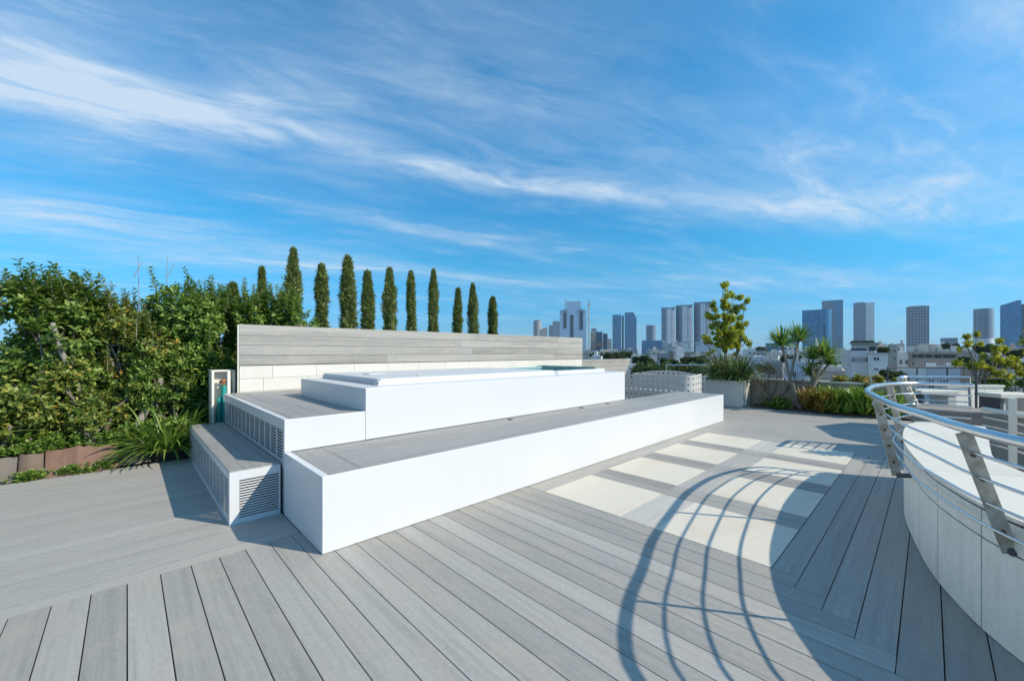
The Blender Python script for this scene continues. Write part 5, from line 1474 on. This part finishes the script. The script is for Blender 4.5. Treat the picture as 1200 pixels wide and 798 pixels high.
def build_houses():
    Hs = [
     (683, 697, 411, 330, 'grey', 'grey low block just right of the tall plank wall', 12, 0, 2, 4), (695, 706, 414, 260, 'white', 'bright white flat roofed block under the beige construction tower', 12, .2, 2, 3),
     (704, 716, 409.5, 420, 'cream', 'cream block below the dark glass blocks', 14, .1, 2, 4), (716, 729, 411, 380, 'pink', 'pinkish block at the foot of the left twin tower', 14, 0, 2, 4),
     (728, 747, 409, 450, 'grey', 'long low grey block at the foot of the right twin tower', 16, 0, 1, 7), (740, 746, 417, 150, 'white', 'tiny white house with dark doorway beyond the low plank wall', 6, 0, 1, 2),
     (738, 748, 427, 60, 'white', 'near white rooftop house behind the perforated seat', 4, .1, 1, 3), (747, 758, 424, 110, 'grey', 'grey roof block between dark trees left of the seat', 8, 0, 1, 3),
     (757, 764, 411, 300, 'grey', 'small grey block left of the cream one under the blue glass block', 10, 0, 2, 2), (764.5, 773, 409.5, 260, 'cream', 'sunlit cream cube house under the blue glass block', 10, .15, 1, 2),
     (776, 781.5, 400, 520, 'white', 'white stepped block under the left banded tower', 14, 0, 3, 2), (782, 787.5, 402.5, 500, 'blue', 'bluish block between the white stepped blocks', 14, 0, 2, 2),
     (787.5, 794, 399.5, 510, 'white', 'white block in the middle of the stepped row', 14, 0, 3, 2), (794, 800.5, 402, 505, 'blue', 'bluish block right of the middle stepped block', 14, 0, 2, 2), (800.5, 809, 398.5, 480, 'white', 'white block closing the stepped row on the right', 14, .1, 3, 3),
     (770, 784, 414, 200, 'grey', 'grey terrace house with dark openings above the handrail', 10, 0, 1, 4), (783, 793, 411, 220, 'brown', 'brown roofed house left of the white cube', 10, 0, 1, 3), (793, 802, 408.5, 210, 'white', 'white cube house with round balcony above the dark tree', 9, .2, 2, 2),
     (794.5, 800, 418, 120, 'white', 'little white rooftop room directly above the handrail', 5, 0, 1, 1), (802, 836, 412.5, 170, 'brown', 'long brown grey sloping roof block behind the lemon tree', 16, 0, 1, 7),
     (815, 829, 400.5, 420, 'blue', 'pale blue office block with dark window band by the lemon tree', 14, 0, 1, 3), (829, 845, 403, 380, 'blue', 'pale blue block half behind the lemon tree', 14, 0, 2, 3),
     (872, 886, 409, 250, 'white', 'white block just right of the lemon tree trunk', 10, .1, 2, 3), (884, 899, 411, 300, 'grey', 'grey block behind the bare shrub', 12, 0, 2, 4), (898, 912, 413, 200, 'cream', 'cream block left of the two headed yucca', 10, 0, 2, 4),
     (880, 897, 419, 110, 'blue', 'pale roof house low behind the bare shrub', 8, 0, 1, 4), (897, 916, 423, 90, 'grey', 'grey roof house low behind the yucca trunk', 8, .1, 1, 4), (918, 934, 405, 320, 'white', 'white framed block between the yucca trunks', 12, 0, 2, 3),
     (920, 942, 424, 85, 'blue', 'bluish wall house behind the yucca fork', 8, 0, 2, 3), (935, 955, 412, 220, 'grey', 'grey block behind the bushy yucca', 12, 0, 3, 4), (953, 972, 409, 260, 'cream', 'cream block behind the bushy yucca heads', 12, 0, 3, 4),
     (950, 990, 434, 45, 'pink', 'near pinkish house with small windows just over the parapet coping', 8, 0, 1, 6), (972, 986, 418, 130, 'brown', 'brown block left of the big white building', 8, 0, 2, 2),
     (1040, 1051, 403.5, 160, 'green', 'greenish grey block right of the big white building', 10, 0, 3, 2), (1051, 1060, 402.5, 200, 'cream', 'slim cream block with dark upper window', 8, 0, 2, 2), (1052, 1066, 414, 120, 'white', 'white balconied block left of the brown apartment house', 8, 0, 3, 2),
     (1085, 1125, 430.5, 60, 'blue', 'pale blue roof with rooftop pipes over the slab benches', 8, 0, 1, 3), (1058, 1085, 432, 62, 'white', 'white flat roof behind the short railing', 8, 0, 1, 4),
     (1122, 1140, 412, 170, 'brown', 'brown block behind the yellow tree branches', 10, 0, 2, 4), (1163, 1180, 408, 220, 'brown', 'shaded brown block right of the rounded tower', 10, 0, 2, 4), (1180, 1202, 407, 180, 'pink', 'reddish roofed block at the right edge of the city', 10, 0, 2, 4),
     (1092, 1112, 404, 300, 'grey', 'grey roof rooms stacked below the low office block', 10, 0, 2, 5), (1120, 1142, 409, 420, 'cream', 'far cream block left of the rounded tower', 12, 0, 2, 5),
    ]
    for t in Hs:
        px0, px1, py, d, m, lab, dep, yaw, rows, cols = t
        house(px0, px1, py, d, m, lab, dep, yaw, rows, cols, hut=d > 70 and random.random() < .6, tank=random.random() < .8)
    tiny = {'white': 'tiny white flat roofed block lost among the low city roofs', 'cream': 'tiny cream flat roofed block lost among the low city roofs', 'grey': 'tiny grey flat roofed block lost among the low city roofs', 'brown': 'tiny brown flat roofed block lost among the low city roofs'}
    for k in range(64):
        px = random.uniform(684, 1200); d = random.uniform(110, 520); w_ = random.uniform(7, 16)*math.sqrt(200/d)
        py = HZ+random.uniform(.2, 1.0)*470*random.uniform(1.5, 5.5)/d+random.uniform(-1.5, 1)
        m = random.choice(('white', 'white', 'white', 'cream', 'cream', 'grey', 'brown'))
        house(px, px+w_, py, d, m, tiny[m], random.uniform(7, 12), random.uniform(-.3, .3), 2, random.choice((2, 3)), hut=random.random() < .7, tank=random.random() < .7, group=tiny[m][5:].replace(' block lost', ' blocks'))
    # the two nearer buildings that show their shape
    d = 78
    base, rz, w, _ = frame(984, 1042, d); H = ztop(412, d)-GZ; u = d/F
    r = empty('white_apartment_building', base, rz, 'white stepped apartment building with a wide window band and roof terrace', 'building')
    Z = lambda py: ztop(py, d)-GZ
    X = lambda px: (px-1013)*u*1.0*w/(58*u)
    mb = MB(); mb.box(X(998), X(1018), 0, 12, 0, Z(411)); mb.box(X(1018.2), X(1040), -2, 12, 0, Z(413.5)); mb.box(X(998), X(1029), 1.5, 12, Z(411), Z(403)); mb.box(X(985), X(998), 3, 12, 0, Z(410)); mb.build('wall', WM['white'], r)
    mb = MB(); mb.box(X(996), X(1031), .5, 12.5, Z(403)+.02, Z(401.5)); mb.box(X(1018), X(1042), -2.4, 1.3, Z(413.5)+.02, Z(413)); mb.build('roof', WM['grey'], r)
    mb = MB(); mb.box(X(997.5), X(1016.5), -.06, .2, Z(410.8), Z(408.2)); mb.build('window', M['window'], r)
    for k in range(5):
        win_obj(3.2*u, 5.2*u, r, X(1001.5+3.5*k), -.02, Z(421.5))
    win_obj(4.4*u, 3.0*u, r, X(1027.5), -2.03, Z(420.2)); win_obj(3.2*u, 2*u, r, X(1027), -2.03, Z(432))
    mb = MB(); mb.box(X(1019), X(1027), 1.44, 1.6, Z(411.5), Z(406)); mb.build('window', M['window'], r)
    mb = MB(); mb.box(X(1029.5), X(1040), 4, 11, Z(413), Z(402.5)); mb.box(X(1031), X(1035), 5, 7, Z(402.5), Z(399.5)); mb.build('roof_room', WM['cream'], r)
    n = 700
    Pn = np.stack([rng.uniform(X(1030), X(1041), n), rng.uniform(-1.5, 2, n), Z(413)+rng.uniform(0, 1.0, n)], 1); V, Fc = rosettes(Pn, np.tile([0, -.3, 1.], (n, 1)), 4, .3, .14); leaf_object('roof_plants', V, Fc, M['leaf_city'], r)
    n = 600
    Pn = np.stack([rng.uniform(X(998), X(1025), n), rng.uniform(1, 2, n), Z(401.5)+rng.uniform(0, .35, n)], 1); V, Fc = rosettes(Pn, np.tile([0, -.3, 1.], (n, 1)), 4, .25, .12); leaf_object('roof_plants', V, Fc, M['leaf_city'], r)
    d = 88
    base, rz, w, _ = frame(1064, 1122, d); u = d/F
    r = empty('brown_apartment_building', base, rz, 'long grey brown apartment house with dark loggias and cluttered roof', 'building')
    X = lambda px: (px-1093)/58*w
    mb = MB(); mb.box(X(1064), X(1122), 0, 12, 0, Z_(415, d)); mb.build('wall', WM['brown'], r)
    mb = MB(); mb.box(X(1072), X(1122), -1.3, 0, 0, Z_(419.5, d)); mb.build('bay', WM['brown'], r)
    mb = MB(); mb.box(X(1063), X(1123), -.6, 12.5, Z_(415, d)+.02, Z_(412.5, d)); mb.build('roof', WM['brown'], r)
    for a, b in ((1069.5, 1074), (1076, 1083), (1085.5, 1092.5), (1095.5, 1104), (1106, 1120)):
        mb = MB(); mb.box(X(a), X(b), -.05, .2, Z_(419.2, d), Z_(416, d)); mb.build('loggia', M['window'], r)
    win_obj(4*u, 2.6*u, r, X(1072), -.02, Z_(426.5, d)) ; win_obj(3.4*u, 2.6*u, r, X(1086), -1.33, Z_(426.6, d)); win_obj(3*u, 2.6*u, r, X(1110), -1.33, Z_(426.6, d))
    for k in range(12):
        x = random.uniform(X(1068), X(1120)); h = random.uniform(.5, 2.0); b = random.uniform(.4, 1.6)
        mb = MB(); mb.box(x-b, x+b, random.uniform(.5, 2), 5, Z_(412.5, d)+.02, Z_(412.5, d)+h); mb.build('roof_room', WM[random.choice(('white', 'cream', 'grey', 'brown'))], r)
def Z_(py, d): return ztop(py, d)-GZ
build_houses()

def build_city_trees():
    protos = []
    for s in range(3):
        lobes = rl(14, 0, 0, 4.0, 3.0, 3.0, 1.1, .8, 1.7)
        V, Fc = lobes_crown(lobes, 90, 6, .42, .22, inner=.2); protos.append((V, Fc))
    mes = [None]*3; tm = None
    tr = MB(); tr.tube([(0, 0, 0), (.1, 0, 2), (0, .1, 4)], .25, .1, 8)
    spots = [(751, 418, 95, 'round dark tree right of the low plank wall'), (757, 420, 100, 'dark tree beside the round one near the plank wall'), (808, 419, 90, 'dark round tree left of the pair above the handrail'), (817, 418, 92, 'broad dark tree above the right end of the handrail'), (826, 420, 88, 'dark tree nearly touching the lemon tree'),
             (712, 414, 200, 'dark tree among the low blocks below the dark glass towers'), (724, 413, 230, 'dark tree at the foot of the twin towers'), (735, 412, 250, 'small dark tree below the right twin tower'), (699, 414, 190, 'dark tree by the bright white block'), (785, 421, 75, 'olive tree directly behind the handrail post'),
             (928, 415, 120, 'dark tree between the yucca stems'), (896, 427, 75, 'dark tree low behind the bare shrub'), (1045, 435, 62, 'dark tree under the greenish block'), (1056, 437, 60, 'dark tree over the end of the short railing'), (1154, 404, 120, 'dark conical tree behind the yellow tree'), (1190, 410, 90, 'dark tree near the right edge of the picture'), (1130, 418, 110, 'dark tree behind the left yellow branches'),
             (1166, 420, 80, 'dark tree mass in the middle of the yellow tree'), (1202, 425, 60, 'dark tree cut by the right edge'), (1113, 402, 260, 'conical dark tree before the low office block'), (890, 407, 400, 'far grey green tree left of the teal block'), (862, 424, 70, 'dark tree behind the planter foliage'), (838, 426, 70, 'dark tree left of the planter foliage'), (969, 424, 100, 'dark tree behind the brown block')]
    for i, (px, py, d, lab) in enumerate(spots):
        p = ray(px, py, d); s = i % 3; sc = d/90*(.46 if d < 150 else .38)
        r = empty('city_tree', (p.x, p.y, p.z-5.9*sc), random.uniform(0, 6), lab, 'tree', 'dark trees among the city roofs')
        r.scale = (sc, sc, sc)
        if mes[s] is None: o = leaf_object('crown', *protos[s], M['leaf_city'], r); mes[s] = o.data
        else: o = link(bpy.data.objects.new('crown', mes[s]), r)
        if tm is None: t = tr.build('trunk', M['bark'], r); tm = t.data
        else: t = link(bpy.data.objects.new('trunk', tm), r)
        # carry the trunk down to the street
        drop = (r.location.z-GZ)/sc
        if drop > .3:
            m = MB(); m.tube([(0, 0, -drop), (0, 0, .05)], .3, .25, 8); m.build('lower_trunk', M['bark'], r)
    # dark belt of planting low behind the seat
    lob = []
    n = 4200
    P = []
    for k in range(n):
        px = random.uniform(742, 852); d = random.uniform(38, 60); py = 428+random.random()**.7*10+3*math.sin(px*.4)
        P.append(tuple(ray(px, py, d)))
    P = np.array(P); V, Fc = rosettes(P, np.tile([0, 0, 1.], (n, 1))+rng.normal(size=(n, 3))*.5, 5, .42, .2)
    o = leaf_object('undergrowth', V, Fc, M['leaf_city'], None); tag(o, 'dark mass of street planting below the handrail', 'undergrowth', None, 'stuff')
build_city_trees()

def build_haze():
    m = bpy.data.materials.new('haze'); m.use_nodes = True; nt = m.node_tree
    for n in list(nt.nodes): nt.nodes.remove(n)
    out = N(nt, 'ShaderNodeOutputMaterial'); v = N(nt, 'ShaderNodeVolumePrincipled')
    v.inputs['Color'].default_value = (0.72, 0.90, 1.0, 1); v.inputs['Density'].default_value = 0.00007; v.inputs['Anisotropy'].default_value = 0.2
    L(nt, v.outputs[0], out.inputs['Volume'])
    mb = MB(); mb.box(-4100, 4100, -4100, 4100, GZ-1, 245)
    o = mb.build('haze', m); tag(o, 'thin pale air over the city', 'haze', None, 'stuff')
build_haze()
